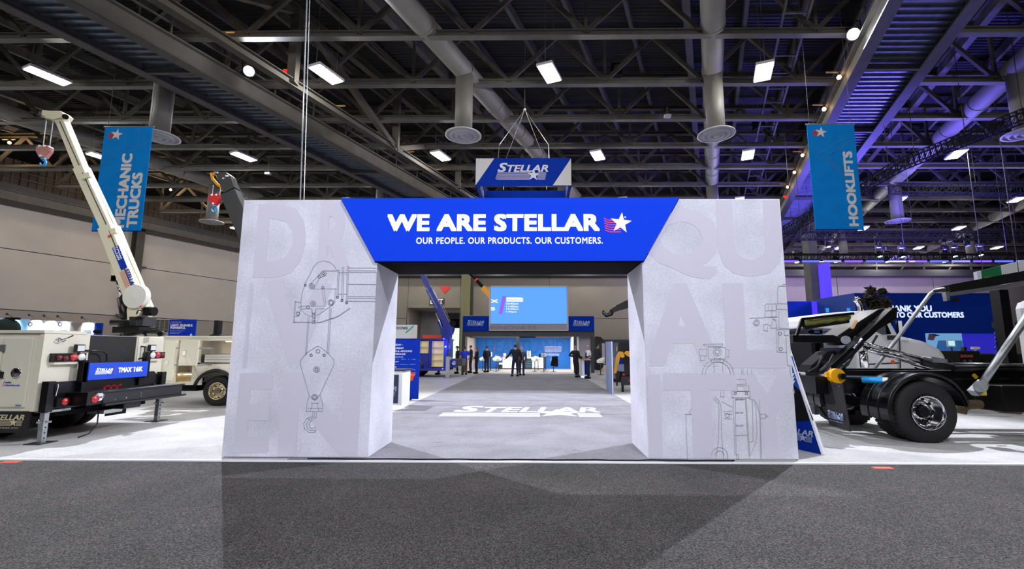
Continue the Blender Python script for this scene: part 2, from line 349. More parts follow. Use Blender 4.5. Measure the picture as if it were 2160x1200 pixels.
# transverse roof trusses
TY=[15.4+3.1*i for i in range(-2,14)]
ch_mb=None
for k,y in enumerate(TY):
    t=thing('roof_truss',('%s steel roof truss counting from the top of the picture, spanning the hall'%ORD[k-2] if k>1 else 'steel roof truss overhead out of the picture, %s one'%('rear' if k==0 else 'front')),'truss',(0,y,13),group='roof trusses across the hall')
    x0,x1=xw(-46,y),xw(42,y)
    MB().ibeam((x0,y,13.12),(x1,y,13.12),.26,.26,.03).build('bottom_chord','roof_steel',t)
    MB().ibeam((x0,y,15.4),(x1,y,15.4),.26,.24,.03).build('top_chord','roof_steel_olive',t)
    if k%2==0: MB().cyl((x0,y+.5,13.55),(x1,y+.5,13.55),.07,n=8).build('sprinkler_pipe','roof_steel',t)
    n=int((x1-x0)/2.1); s=None; s2=None; far=MB()
    s3=None
    for i in range(n):
        a=Vector((x0+i*2.1,y,13.2 if i%2==0 else 15.3)); b=Vector((x0+(i+1)*2.1,y,15.3 if i%2==0 else 13.2))
        if y<30:
            src=s if i%2==0 else s2
            if src is None:
                q=MB().beam(a,b,.13,.17).build('web_member','roof_steel_olive',t)
                if i%2==0: s=q; b0=i
                else: s2=q
                q['i0']=i
            else:
                q=src.copy(); C.objects.link(q); q.parent=t; q.location=((i-src['i0'])*2.1,0,0)
        else: far.beam(a,b,.13,.17)
        if i%4==0:
            if y>=30: far.beam(a,a+Z3*2.1,.12,.12)
            elif s3 is None: s3=MB().beam(a,a+Z3*2.1,.12,.12).build('web_post','roof_steel_olive',t); i3=i
            else: q=s3.copy(); C.objects.link(q); q.parent=t; q.location=((i-i3)*2.1,0,0)
    for q in t.children:
        if 'i0' in q: del q['i0']
    if far.v: far.build('web_lacing','roof_steel_olive',t,kind='stuff')
# slanted hall grid: catwalks, ducts, long truss
def hp(x0,y,z): return Vector((xw(x0,y),y,z))
def catwalk(x0,x1,label,zb):
    t=thing('catwalk',label,'catwalk',hp((x0+x1)/2,20,zb))
    ya,yb=-12,55
    for x in (x0,x1): MB().ibeam(hp(x,ya,zb+.4),hp(x,yb,zb+.4),.42,.8,.05).build('girder','roof_steel',t)
    mb=MB(); n=220; dy=(yb-ya)/n
    for i in range(n):
        y=ya+i*dy; a,b=.28,.36
        P=[hp(x0+.1,y,zb+b),hp(x1-.1,y,zb+b),hp(x1-.1,y+dy*.5,zb+b),hp(x0+.1,y+dy*.5,zb+b),hp(x1-.1,y+dy*.6,zb+a),hp(x0+.1,y+dy*.6,zb+a),hp(x1-.1,y+dy*.9,zb+a),hp(x0+.1,y+dy*.9,zb+a),hp(x1-.1,y+dy,zb+b),hp(x0+.1,y+dy,zb+b)]
        mb.add(P,[(0,1,2,3),(3,2,4,5),(5,4,6,7),(7,6,8,9)])
    mb.build('corrugated_deck','catwalk_deck',t)
    for x in (x0+.05,x1-.05):
        for z in (zb+1.35,zb+1.85): MB().beam(hp(x,ya,z),hp(x,yb,z),.055).build('handrail','roof_steel',t)
        src=None
        for i in range(33):
            y=ya+1+i*2.0
            if src is None: src=MB().beam(hp(x,y,zb+.7),hp(x,y,zb+1.88),.06).build('rail_post','roof_steel',t); ys0=y
            else: q=src.copy(); C.objects.link(q); q.parent=t; q.location=(K*(y-ys0),y-ys0,0)
    for i in range(10):
        y=6+i*5.0; p=hp((x0+x1)/2,y,zb+.5); MB().beam(hp(x0,y,zb+.12),hp(x1,y,zb+.12),.14,.2).build('cross_beam','roof_steel',t)
    return t
catwalk(-21.1,-18.9,'grey steel catwalk with corrugated deck slanting above the crane boom',12.0)
catwalk(6.05,8.5,'grey steel catwalk with corrugated deck slanting above the hooklift banner',12.0)
def duct(x0,drops,label):
    t=thing('air_duct',label,'duct',hp(x0,20,13.3)); ya,yb=-6,54; r=.42
    MB().cyl(hp(x0,ya,13.4),hp(x0,yb,13.4),r,n=24).build('main_pipe','duct_paint',t,smooth=True)
    d=(hp(x0,1,0)-hp(x0,0,0)).normalized(); src=None
    for i in range(22):
        y=ya+2+i*2.75
        if src is None: src=MB().lathe([(r-.02,-.04),(r+.035,-.03),(r+.035,.03),(r-.02,.04)],hp(x0,y,13.4),d,24).build('seam_ring','duct_paint',t); y0=y
        else: q=src.copy(); C.objects.link(q); q.parent=t; q.location=(K*(y-y0),y-y0,0)
    for y in drops:
        p=hp(x0,y,0)
        MB().cyl(p+Z3*10.55,p+Z3*13.3,.37,n=24).build('drop_pipe','duct_paint',t,smooth=True)
        q=MB()
        q.lathe([(.37,10.62),(.40,10.6),(.75,10.52),(.76,10.48),(.66,10.47),(.64,10.53),(.56,10.53),(.52,10.44),(.45,10.44),(.43,10.52),(.36,10.52),(.32,10.42),(.25,10.42),(.23,10.5),(.15,10.5),(.12,10.41),(.0,10.41)],p,(0,0,1),28)
        q.build('diffuser','diffuser_paint',t,smooth=True)
    return t
DR=[18.05,31.1,44.2]
for x0,l in ((-34.8,'round grey air duct farthest left, near the pale wall'),(-22.8,'round grey air duct partly hidden above the catwalk over the mechanic trucks banner'),(-9.9,'round grey air duct running down from top centre towards the hanging sign'),(0.66,'round grey air duct running straight down beside the upright ladder truss'),(13.4,'round grey air duct right of the hooklifts banner'),(25.8,'round grey air duct farthest right under the dim blue roof')):
    duct(x0,DR,l)
def longtruss(x0,ya,z0,z1,step,n,label,wd):
    t=thing('long_truss',label,'truss',hp(x0,20,z0))
    yb=ya+step*n
    for z in (z0,z1): MB().ibeam(hp(x0,ya,z),hp(x0,yb,z),wd,wd,.03).build('chord','roof_steel_olive',t)
    for i in range(n+1):
        y=ya+i*step; MB().beam(hp(x0,y,z0),hp(x0,y,z1),wd).build('post','roof_steel_olive',t)
        if i<n:
            a,b=(z1,z0) if i%2==0 else (z0,z1)
            MB().beam(hp(x0,y,a),hp(x0,y+step,b),wd*.8).build('diagonal','roof_steel_olive',t)
    return t
longtruss(-15.8,4.7,11.9,15.0,5.9,8,'deep slanting steel truss with posts right of the warm catwalk lamps',.32)
# ladder truss beside the right duct (two rails with rungs)
t=thing('ladder_rack','upright looking steel ladder rack running under the roof left of the right catwalk','cable rack',hp(3.6,20,13.6))
for x in (3.2,4.1): MB().beam(hp(x,8,13.6),hp(x,56,13.6),.08,.12).build('side_rail','roof_steel',t)
src=None
for i in range(40):
    y=9+i*1.2
    if src is None: src=MB().beam(hp(3.2,y,13.6),hp(4.1,y,13.6),.06).build('rung','roof_steel',t); y0=y
    else: q=src.copy(); C.objects.link(q); q.parent=t; q.location=(K*(y-y0),y-y0,0)
# ------------------------------------------------------------------ lights that hang in the hall
ZL=12.2
proto=None
def highbay(x0,y,label,group):
    global proto
    p=hp(x0,y,ZL)
    if proto is None:
        t=thing('high_bay_light',label,'ceiling light',(0,0,0),group=group); a=math.atan(K)
        R=Matrix.Rotation(-a,4,'Z')
        m=MB().box((0,0,.06),(.62,1.25,.1)); m.v=[R@v for v in m.v]; m.build('housing','diffuser_paint',t)
        m=MB().box((0,0,0),(.54,1.16,.03)); m.v=[R@v for v in m.v]; m.build('light_panel','led_white',t)
        m=MB()
        for sx in (-.5,.5): m.cyl((0,sx,.1),(0,sx,3.85),.012,n=6)
        m.v=[R@v for v in m.v]; m.build('hanger_rod','roof_steel',t)
        t.location=p; PW[t.name]=Matrix.Translation(p); proto=t
    else:
        t=dup(proto,Matrix.Translation(p-proto.location),label=label,group=group)
    ld=bpy.data.lights.new('high_bay_lamp','POINT'); ld.shadow_soft_size=.12; ld.energy=HIGHBAY_W; ld.color=(1.0,.98,.95)
    lo=bpy.data.objects.new('high_bay_lamp',ld); C.objects.link(lo); lo.location=p-Z3*.15
COLS=[-41.6,-33.4,-25.4,-14.4,-5.7,2.55,13.9,22.2,30.3]
rows=[16.4,24.0,31.7,39.4,47.25,54.3]
rname=['nearest row','second row','third row','fourth row','fifth row','row by the back wall']
for k,y in enumerate(rows):
    n=0
    for x in COLS:
        P=hp(x,y,ZL); d=P-EYE; u=PX+FPX*d.dot(RT)/d.dot(FW); v_=PY-FPX*d.dot(UP)/d.dot(FW)
        if not(-30<u<2190): continue
        if k==0 and x>=13: continue
        if v_>418 and 505<u<1655: highbay(x,y,'white LED high-bay light hidden behind the entrance arch','high-bay lights hidden by the arch'); continue
        highbay(x,y,'white LED high-bay light, %s from left in the %s'%(ORD[n],rname[k]),'LED high-bay lights'); n+=1
for y,xs in ((25.1,(-42,)),(17.6,(-42,-33.1,21.7)),(8.7,(-41.6,-33.4,-25.4,-14.4,-5.7,3.2,13.9,22.2)),(1.0,(-25.4,-14.4,10.5,18.5)),(-6.7,(-14.4,-5.7,2.5,11)),(-14,(-9,-1,7)),(-23,(-6,2,10))):
    for x in xs: highbay(x,y,'white LED high-bay light over the aisle out of the picture','high-bay lights out of the picture')
# strong spot lamps
def floodlamp(P,aim,label,power,ang,blend=.35,col=(.84,.86,1.0)):
    P=Vector(P); d=(Vector(aim)-P).normalized()
    t=thing('flood_lamp',label,'flood lamp',P)
    MB().lathe([(.0,-.34),(.12,-.34),(.17,-.28),(.2,-.02),(.24,.05),(.22,.06),(.19,-.01)],P,d,20).build('lamp_head','black_matte',t,smooth=True)
    MB().lathe([(0,.0),(.1,.0),(.19,-.005)],P,d,20).build('lens','lamp_glow',t)
    MB().beam(P-d*.15+Vector((-.26,0,0)),P-d*.15+Vector((.26,0,0)),.03).beam(P-d*.15+Vector((-.26,0,0)),P-d*.15+Vector((-.26,0,.5)),.03).beam(P-d*.15+Vector((.26,0,0)),P-d*.15+Vector((.26,0,.5)),.03).beam(P-d*.15+Vector((-.26,0,.5)),P-d*.15+Vector((.26,0,.5)),.03).build('yoke','black_matte',t)
    ld=bpy.data.lights.new('flood_beam','SPOT'); ld.energy=power; ld.spot_size=ang; ld.spot_blend=blend; ld.shadow_soft_size=.06; ld.color=col
    lo=bpy.data.objects.new('flood_beam',ld); C.objects.link(lo); lo.location=P+d*.12; lo.rotation_euler=d.to_track_quat('-Z','Y').to_euler()
LA=G(525,150,12.9); LB=G(1800,72,12.9)
floodlamp(LA,(1.0,3.0,0),'dazzling round flood lamp on the left catwalk above the arch',SPOT_W,1.5)
floodlamp(LB,(-1.0,4.5,0),'bright round flood lamp beside the right catwalk',SPOT_W,1.5)
floodlamp((3.1,-2.9,11.6),(-1,9,1),'flood lamp over the aisle behind the viewer, right one',FRONT_W,1.25)
floodlamp((-9.0,-3.2,12.4),(-3,10,1),'flood lamp over the aisle behind the viewer, left one',FRONT_W*.5,1.25)
floodlamp((-0.6,-22,11.5),(-.4,7,3.4),'unseen flood lamp added far behind the viewer to brighten the arch',FACADE_W,.5,1.0)  # added lamp out of view, lifts the arch face more than the floor
# warm work bulbs along the catwalks
def bulb(P,label,g):
    t=thing('work_bulb',label,'bulb',P,group=g)
    MB().sphere(P,.085,10,7).build('globe','bulb_warm',t,smooth=True); MB().cyl(P+Z3*.07,P+Z3*.2,.05,n=8).build('socket','charcoal',t)
    MB().beam(P+Z3*.22+Vector((-.5,0,0)),P+Z3*.22+Vector((.35,0,0)),.05).build('bracket',mat('bracket_tan','#8a744c',.6),t)
for k,y in enumerate((14.8,19.8,22.4,24.8,27.4,29.9)): bulb(hp(-16.75,y,12.62),'warm bare work bulb on the left catwalk, %s from the camera'%ORD[k],'warm bulbs on the left catwalk')
for k,y in enumerate((17.4,19.9,24.95,27.5,30.1)): bulb(hp(5.75,y,12.62),'warm bare work bulb on the right catwalk, %s from the camera'%ORD[k],'warm bulbs on the right catwalk')
for k,(x,y,Y) in enumerate(((20,301,27),(360,400,36),(452,423,38))): 
    P=W(x,y,Y); bulb(P,'warm bare work bulb by the upper wall gallery, %s from left'%ORD[k],'warm bulbs by the gallery')
    ld=bpy.data.lights.new('work_bulb_lamp','POINT'); ld.energy=260; ld.color=(1,.68,.36); ld.shadow_soft_size=.09; lo=bpy.data.objects.new('work_bulb_lamp',ld); C.objects.link(lo); lo.location=P-Z3*.12
# ================================================================== entrance arch
AY,AD=6.963,1.124; AXL,AXR,AIL,AIR=-4.63,3.8745,-2.445,1.679; AH,AS=3.972,2.973
arch=thing('entrance_arch','tall pale grey entrance arch with a blue lintel sign','arch',((AXL+AXR)/2,AY,0))
MB().bb(AXL,AIL,AY,AY+AD,.026,AH).build('pillar','arch_fabric',arch,bevel=.01,label='pale grey pillar printed with a crane hook')
MB().bb(AIR,AXR,AY,AY+AD,.026,AH).build('pillar','arch_fabric',arch,bevel=.01,label='pale grey pillar printed with a hydraulic drawing')
MB().bb(AIL,AIR,AY+.002,AY+AD-.002,AS+.004,AH-.002).build('lintel','arch_fabric',arch)
MB().bb(AIL,AIR,AY+.004,AY+AD-.004,AS-.02,AS+.002).build('soffit','black_soffit',arch)
FR=frame((0,AY,0),X3,Z3)
def F(x,y): p=W(x,y,AY); return (p.x,p.z)
TL,TRr,BRr,BLl=F(722,421),F(1430,419.5),F(1356,551),F(793,552)
sp=MB().prism([BLl,BRr,TRr,TL],frame((0,AY-.05,0),X3,Z3),-.0)
sg=MB(); fr=frame((0,AY-.006,0),X3,Z3); sg.prism([BLl,BRr,TRr,TL],fr,.06)
panel=sg.build('sign_panel','sign_blue',arch)
# dark reveal round the sign
MB().ribbon([BLl,BRr,TRr,TL],frame((0,AY-.003,0),X3,Z3),.035,True).build('sign_edge','charcoal',arch)
SF=frame((0,AY-.066,0),X3,Z3)
a=F(819,490); b=F(1264,490); tp=F(819,454)
MB().text('WE ARE STELLAR',SF,h=tp[1]-a[1],wd=b[0]-a[0],at=(a[0],a[1]-.004),bold=.052,space=1.05,lift=.003).build('headline_lettering','sign_white',panel)
a=F(880,516.5); b=F(1270,516.5); tp=F(880,503)
MB().text('OUR PEOPLE. OUR PRODUCTS. OUR CUSTOMERS.',SF,h=tp[1]-a[1],wd=b[0]-a[0],at=(a[0],a[1]),bold=.02,space=1.1,lift=.003).build('tagline_lettering','sign_white',panel)
c=F(1308,473); r=F(1330,473)[0]-c[0]
MB().star(c,r*1.05,SF,-.12,lift=.008).text('®',SF,h=.03,at=(F(1315,463)[0],F(1315,463)[1]),lift=.008).build('star_emblem','sign_white',panel)
mb=MB()
for i in range(6):
    q0=F(1273+i*.6,463+i*5.0); q1=F(1281+i*.8,467+i*4.9); q2=F(1310-i*0.6,467+i*4.9); mb.ribbon([q0,q1,q2],SF,.013,lift=.004)
mb.build('red_stripes',mat('sign_red','#e8304c',.6,emit='#ff2040',estr=.3),panel)
# big faint printed letters
def plet(ch,x0,x1,y0,y1,par,bold=.042,clip=None):
    p=F(x0,y1); q=F(x1,y0); MB().text(ch,FR,h=q[1]-p[1],wd=q[0]-p[0],at=p,bold=bold,lift=.0015).build('printed_letter','arch_letter_print',par)
pl,pr=arch.children[0],arch.children[1]
plet('D',533,650,430,585,pl); plet('R',668,745,425,578,pl)
plet('I',512,534,597,776,pl); plet('V',548,700,597,776,pl)
plet('E',492,578,787,955,pl); plet('N',585,762,787,962,pl)
plet('Q',1363,1512,440,588,pr); plet('U',1518,1642,422,583,pr)
plet('A',1368,1508,597,772,pr); plet('L',1534,1646,597,776,pr)
plet('I',1371,1392,790,965,pr); plet('T',1405,1553,787,965,pr); plet('Y',1566,1676,787,965,pr)
# crane head and hook drawing on the left pillar (photo pixels of the flat print)
def S(x,y,ox=600,oy=530,k=5.216): return F(ox+x/k,oy+y/k)
wd=.008; m=MB()
def pol(pts,closed=False,w_=None,k=None,mm=None): (mm or m).ribbon([S(*p) if k is None else S(*p,*k) for p in pts],FR,w_ or wd,closed,.0065)
def rng(c,r,k=None,n=16,w_=None,a0=0,a1=2*PI,mm=None):
    pts=[(c[0]+r*math.cos(a0+(a1-a0)*i/n),c[1]+r*math.sin(a0+(a1-a0)*i/n)) for i in range(n+1)]; pol(pts,False,w_,k,mm)
head=[(180,560),(200,440),(235,340),(290,240),(320,170),(365,125),(430,105),(500,118),(550,160),(575,212)]
pol(head); pol([(437,215),(590,215)]); pol([(560,415),(555,555),(530,590),(370,700),(300,715),(230,690),(185,640)]); pol([(320,415),(575,412)])
pol([(280,365),(410,232)]); pol([(325,412),(380,300),(445,265)]) ; rng((303,383),30); rng((303,383),14); rng((432,245),28); rng((432,245),11); rng((385,280),14); rng((232,372),10)
rng((318,576),30); rng((318,576),13); rng((513,563),33); rng((513,563),20); rng((425,400),13)
pol([(415,410),(440,590)]); pol([(440,410),(458,600)]); pol([(185,602),(440,602)]); pol([(170,632),(300,632),(305,680),(345,680),(350,632),(440,632)])
pol([(120,550),(105,780),(390,782),(520,740),(590,715),(722,625)],w_=.014); pol([(120,555),(180,560),(185,612),(150,612)]); rng((150,685),18); pol([(118,712),(160,712),(175,640)]); rng((260,615),16)
pol([(308,640),(306,795),(335,795),(340,640)]); pol([(316,690),(332,690)],w_=.03); pol([(317,730),(332,730)],w_=.03); pol([(317,765),(332,765)],w_=.03)
for x0,y0,y1 in ((590,208,505),(640,180,540),(692,168,565)):
    pol([(x0,y0),(x0-12,y1)]); pol([(x0+14,y0),(x0+4,y1+5)]); pol([(x0,y0),(x0+14,y0)]); rng((x0-6,y1),12)
for y0,y1 in ((182,184),(213,215),(232,234),(362,364),(497,497),(516,518),(547,550)): pol([(705,y0),(1010,y1)])
for xs in (600,650): pol([(xs,235),(xs+45,235)]); pol([(xs,470),(xs+35,470)])
pol([(262,712),(232,1145)]); pol([(276,715),(244,1140)]); pol([(500,630),(470,1120)]); pol([(517,622),(486,1125)])
k2=(440,400,2.0)
pol([(412,690),(445,668),(460,660),(476,666),(505,690),(528,715),(530,735),(470,865),(447,888),(425,868),(390,745),(388,720),(412,690)],k=k2)
for cx,cy,r in ((462,681,8),(433,698,5),(488,698,5),(456,758,12),(456,758,6),(448,875,12),(448,875,7)): rng((cx,cy),r,k2)
pol([(425,870),(415,905),(413,935),(480,935),(482,905),(472,868)],k=k2); pol([(418,922),(478,922)],k=k2); pol([(432,900),(466,900)],k=k2); pol([(428,935),(434,922),(438,900)],k=k2); pol([(468,935),(462,922),(459,900)],k=k2)
hookp=[(440,936),(438,955),(415,965),(402,985),(405,1008),(425,1023),(448,1023),(455,1008)]; pol(hookp,k=k2); pol([(456,936),(455,960),(432,975),(424,990),(428,1003),(438,1008),(452,1000)],k=k2); pol([(448,936),(446,958),(424,970),(413,988),(417,1006),(432,1015),(450,1014)],k=k2)
m.build('hook_drawing','line_print',pl)
# the boom lines wrap onto the reveal
RV=frame((AIL,AY+AD,0),(0,-1,0),Z3); m=MB()
def zrev(px,py): # point on the reveal plane x=AIL
    d=ray(px,py); p=EYE+d*((AIL-EYE.x)/d.x); return (AY+AD-p.y,p.z)
for (a,b) in (((795,571),(839,596)),((795,580),(838,602)),((794,590),(838,612)),((794,604),(838,621)),((793,630),(837,652)),((792,637),(837,658)),((791,642),(836,664)),((818,651),(822,670))): m.ribbon([zrev(*a),zrev(*b)],RV,.007,lift=.003)
m.ribbon([zrev(820,650),zrev(818,668),zrev(826,673)],RV,.01,lift=.003)
m.build('boom_drawing','line_print',pl)
# hydraulic drawing on the right pillar
m=MB(); k3=(1420,580,3.0)
def P3(pts,c=False,w_=None): m.ribbon([S(*p,*k3) for p in pts],FR,w_ or .007,c,.0065)
def R3(c,r,n=16,a0=0,a1=2*PI): P3([(c[0]+r*math.cos(a0+(a1-a0)*i/n),c[1]+r*math.sin(a0+(a1-a0)*i/n)) for i in range(n+1)])
P3([(718,70),(668,70),(660,80),(660,185),(655,195),(655,215),(725,218)]); P3([(660,180),(722,182)]); P3([(690,70),(692,60),(712,58)])
P3([(580,265),(580,195),(590,182),(650,182),(652,265)],True); P3([(585,225),(650,225)]); P3([(600,195),(600,215)]); P3([(625,195),(622,265),(645,290)]); P3([(570,268),(662,265)])
P3([(485,272),(570,270)]); R3((525,302),20); R3((525,302),11); P3([(615,335),(630,280),(648,280),(655,335)],True); P3([(615,320),(590,310),(570,315),(572,350),(595,355),(598,325)])
P3([(655,345),(655,485),(720,490)]); P3([(655,345),(740,342)]); P3([(665,350),(668,480)]); R3((675,370),10); R3((680,468),10); P3([(700,350),(702,380),(740,382)]); P3([(712,382),(722,570),(752,575)]); P3([(735,575),(738,600),(745,645),(765,650)]); P3([(668,225),(668,335),(735,338)])
P3([(190,440),(195,448),(310,450),(312,435),(262,436),(195,438)],True); P3([(220,455),(222,530),(330,530),(330,458)],True); P3([(165,470),(165,510),(212,512),(212,468)],True); P3([(172,515),(172,540),(200,540),(200,515)]); R3((278,485),26); R3((278,485),14); P3([(335,470),(352,475),(352,520),(338,518)]); P3([(240,532),(240,550),(320,550),(322,532)]); P3([(262,520),(262,540),(296,540),(296,520)])
R3((282,630),100,16,PI,2*PI); R3((282,630),80,16,PI,2*PI); P3([(258,555),(258,615)]); P3([(313,555),(313,615)])
for x in (432,442,468,496): P3([(x,595),(x,625)])
P3([(402,660),(455,660),(460,690),(402,690)]); P3([(372,735),(372,775),(485,775),(485,735)],True); P3([(405,700),(405,735),(478,735),(478,700)],True); R3((392,748),8); R3((462,748),8)
P3([(378,775),(390,1140)]); P3([(392,780),(398,1140)]); P3([(458,780),(482,1140)],w_=.02); P3([(390,1015),(470,1010)]); P3([(395,785),(455,785)]); 
for y in (787,870,952):
    for x in (405,432): P3([(x-8,y),(x+8,y)],w_=.018)
P3([(475,780),(510,790),(535,830),(548,900),(552,1160)]); P3([(520,800),(530,1000),(520,1060),(480,1160)]); P3([(500,790),(505,1050),(485,1055)]); P3([(545,790),(560,1160)])
P3([(262,770),(290,795),(302,830),(305,1000),(318,1175)]); P3([(255,780),(285,810),(290,860),(285,1050),(270,1165)]); P3([(300,735),(300,770),(320,770),(320,735)]); P3([(318,865),(372,860)]); R3((342,888),12); P3([(322,875),(372,880)]); P3([(320,905),(372,910)]); P3([(308,800),(372,835)])
P3([(552,880),(585,880),(585,905),(555,905)]); P3([(585,888),(600,892),(585,900)]); P3([(115,880),(78,880),(90,1170)]); P3([(115,845),(105,860),(108,880)])
R3((292,1140),50,12,PI,2*PI); R3((292,1140),28,12,PI,2*PI); P3([(342,1140),(342,1175)]); P3([(90,1165),(770,1168)]); P3([(400,1135),(412,1135),(412,1165),(400,1165)],True); P3([(752,730),(764,728),(765,750),(752,752)])
m.build('hydraulic_drawing','line_print_green',pr)
# base strips of the stand edge and grey runner
MB().bb(XR0,XR1,6.83,30.2,.0,.024).build('carpet_runner','grey_runner',label='worn grey carpet runner leading through the arch to the pavilion',cat='carpet')
rn=bpy.data.objects['carpet_runner']
for y in (11.6,13.2,14.6,17.2,20.6,25): MB().bb(XR0,XR1,y-.01,y+.01,.024,.0262).build('seam','charcoal',rn)
MB().bb(-12,12,6.79,6.84,0,.02).build('edge_tape','print_white',label='white tape strip along the front edge of the stand floor',cat='tape')
a=G(925,878,.027); b=G(1275,874,.027); dpt=G(1000,856,.027).y-G(1000,878,.027).y
LF=frame((a.x,a.y,.0265),X3,Y3)
wdL=b.x-a.x
m=MB(); u=wdL
m.text('S',LF,h=dpt*.62,wd=.17*u,at=(.05*u,dpt*.38),bold=.03,shear=.2,lift=.001).text('TELLAR',LF,h=dpt*.5,wd=.76*u,at=(.23*u,dpt*.38),bold=.03,shear=.2,lift=.001)
for i in range(6): m.ribbon([(.0,dpt*(.02+.055*i)),(.6*u,dpt*(.02+.055*i))],LF,.05,lift=.001); m.ribbon([(.84*u,dpt*(.02+.055*i)),(.97*u,dpt*(.02+.055*i))],LF,.05,lift=.001)
m.star((.72*u,dpt*.32),dpt*.36,LF,0,lift=.002); m.build('floor_logo',mat('floor_white','#e8e8ea',.7),rn)
MB().tube([(-3.3+i*.2,6.87+.012*math.sin(i*1.3)+.008*math.sin(i*3.1),.028) for i in range(32)],.012,6).build('curled_edge','black_matte',rn)
for x,y,n in ((22,975,'left'),(1862,987,'right')):
    p=G(x,y); MB().bb(p.x-.13,p.x+.13,p.y-.05,p.y+.05,0,.004).build('floor_marker','orange_paint',label='small orange floor marker at the %s end of the stand edge'%n,cat='floor marker')
# ================================================================== hanging signs
# square ring sign above the arch
y1=17.0; a=W(1002,418,y1); b=W(1205,333,y1); z0=W(1000,392,y1).z; wdt=b.x-a.x
t=thing('hanging_sign','square blue and white fabric sign hanging from cables above the arch','sign',((a.x+b.x)/2,y1+wdt/2,z0))
for rz in range(4):
    cx,cy=(a.x+b.x)/2,y1+wdt/2; Rm=Matrix.Translation((cx,cy,0))@Matrix.Rotation(rz*PI/2,4,'Z')
    h=wdt/2; zt=b.z
    s=MB().bb(-h,h,-h,-h+.04,z0,zt); s.v=[Rm@v for v in s.v]; pn=s.build('fabric_panel','deep_blue',t)
    ox=Rm@Vector((-h,-h-.004,0)); fr=frame(ox,Rm.to_3x3()@X3,Z3); Hh=zt-z0
    MB().flat([(0.01,z0+.02),(wdt*.195,zt-.01),(0.01,zt-.01)],fr).build('white_corner',mat('fabric_white','#b9b7b6',.8),pn); MB().flat([(wdt*.805,z0+.01),(wdt-.01,z0+.01),(wdt-.01,zt-.02)],fr).build('white_corner','fabric_white',pn)
    MB().logo(fr,wdt*.54,(wdt*.215,z0+Hh*.23),lift=.003).build('logo',mat('fabric_print','#c4c4c8',.8),pn)
    if rz==0:
        pass
    # inside logo of each panel
    oi=Rm@Vector((h,-h+.044,0)); fi=frame(oi,Rm.to_3x3()@-X3,Z3)
    MB().logo(fi,wdt*.36,(wdt*.33,z0+Hh*.28),lift=.003).build('logo','fabric_print',pn)
apex=W(1107,231,y1+wdt/2)
m=MB()
for sx in (-1,1):
    for sy in (-1,1): m.cyl(apex,((a.x+b.x)/2+sx*wdt*.27,y1+wdt/2+sy*wdt*.3,b.z+.9),.012,n=6).cyl(((a.x+b.x)/2+sx*wdt*.27,y1+wdt/2+sy*wdt*.3,b.z+.9),((a.x+b.x)/2+sx*wdt*.27,y1+wdt/2+sy*wdt*.45,b.z),.014,n=6)
m.cyl(apex,(apex.x,apex.y,16),.014,n=6).sphere(apex,.07); m.build('cable','aluminium',t)
def banner(px0,px1,py0,py1,Y,lines,label,drawing):
    A=W(px0,py0,Y); B=W(px1,py0,Y); z0=W((px0+px1)/2,py1,Y).z; wd_=B.x-A.x; h=A.z-z0
    t=thing('banner',label,'banner',((A.x+B.x)/2,Y,z0))
    bn=MB().bb(A.x,B.x,Y,Y+.03,z0,A.z).build('fabric','banner_blue',t)
    MB().cyl((A.x-.05,Y+.015,A.z),(B.x+.05,Y+.015,A.z),.025,n=8).build('top_rod','aluminium',t); MB().cyl((A.x,Y+.015,z0),(B.x,Y+.015,z0),.02,n=8).build('bottom_rod','deep_blue',t)
    for x in (A.x+.1,B.x-.1): MB().cyl((x,Y+.015,A.z),(x,Y+.015,12.02 if A.x<0 else 15.5),.008,n=5).build('cable','roof_steel',t)
    fv=frame((A.x,Y-.004,z0),Z3,-X3)      # text runs upward
    fh=frame((A.x,Y-.004,z0),X3,Z3)
    m=MB()
    for txt,u0,u1,v0,v1 in lines: m.text(txt,fv,h=(u1-u0)*wd_,wd=(v1-v0)*h,at=(v0*h,-u1*wd_),bold=.055,lift=.003)
    m.build('lettering',mat('banner_print','#cfd2d6',.7),bn)
    sc_=wd_
    MB().star((sc_*drawing[0],h*.92),sc_*.13,fh,-.15,lift=.007).build('star_emblem','banner_print',bn)
    MB().flat([(sc_*(drawing[0]-.17),h*.885),(sc_*(drawing[0]+.05),h*.885),(sc_*(drawing[0]+.05),h*.935),(sc_*(drawing[0]-.17),h*.935)],fh,.003).build('red_stripes',mat('banner_red','#b0284c',.7),bn)
    m=MB()
    for seg in drawing[1]: m.ribbon([(u*sc_,v*h) for u,v in seg],fh,.02,lift=.002)
    m.build('line_drawing','print_faint',bn)
banner(222,322,267,487,16.0,[('MECHANIC',.44,.66,.03,.735),('TRUCKS',.70,.92,.03,.55)],'tall blue banner reading MECHANIC TRUCKS hanging behind the cream crane boom',(.27,[[(0,.62),(.3,.7),(1,.86)],[(.45,1),(.46,.85)],[(.75,1),(.76,.8)],[(.1,.95),(.35,.99)],[(.13,.85),(.12,.68)],[(.3,.78),(.5,.82),(.7,.79)]]))
banner(1702,1801,262,484,16.0,[('HOOKLIFTS',.70,.90,.03,.735)],'tall blue banner reading HOOKLIFTS hanging below the right catwalk',(.28,[[(.85,.87),(.7,.855),(.18,.71),(.75,.47)],[(.85,.83),(.4,.68),(.75,.5)],[(.85,.87),(.88,.84),(.8,.8),(.42,.69)],[(.28,.7),(.72,.49)]]))
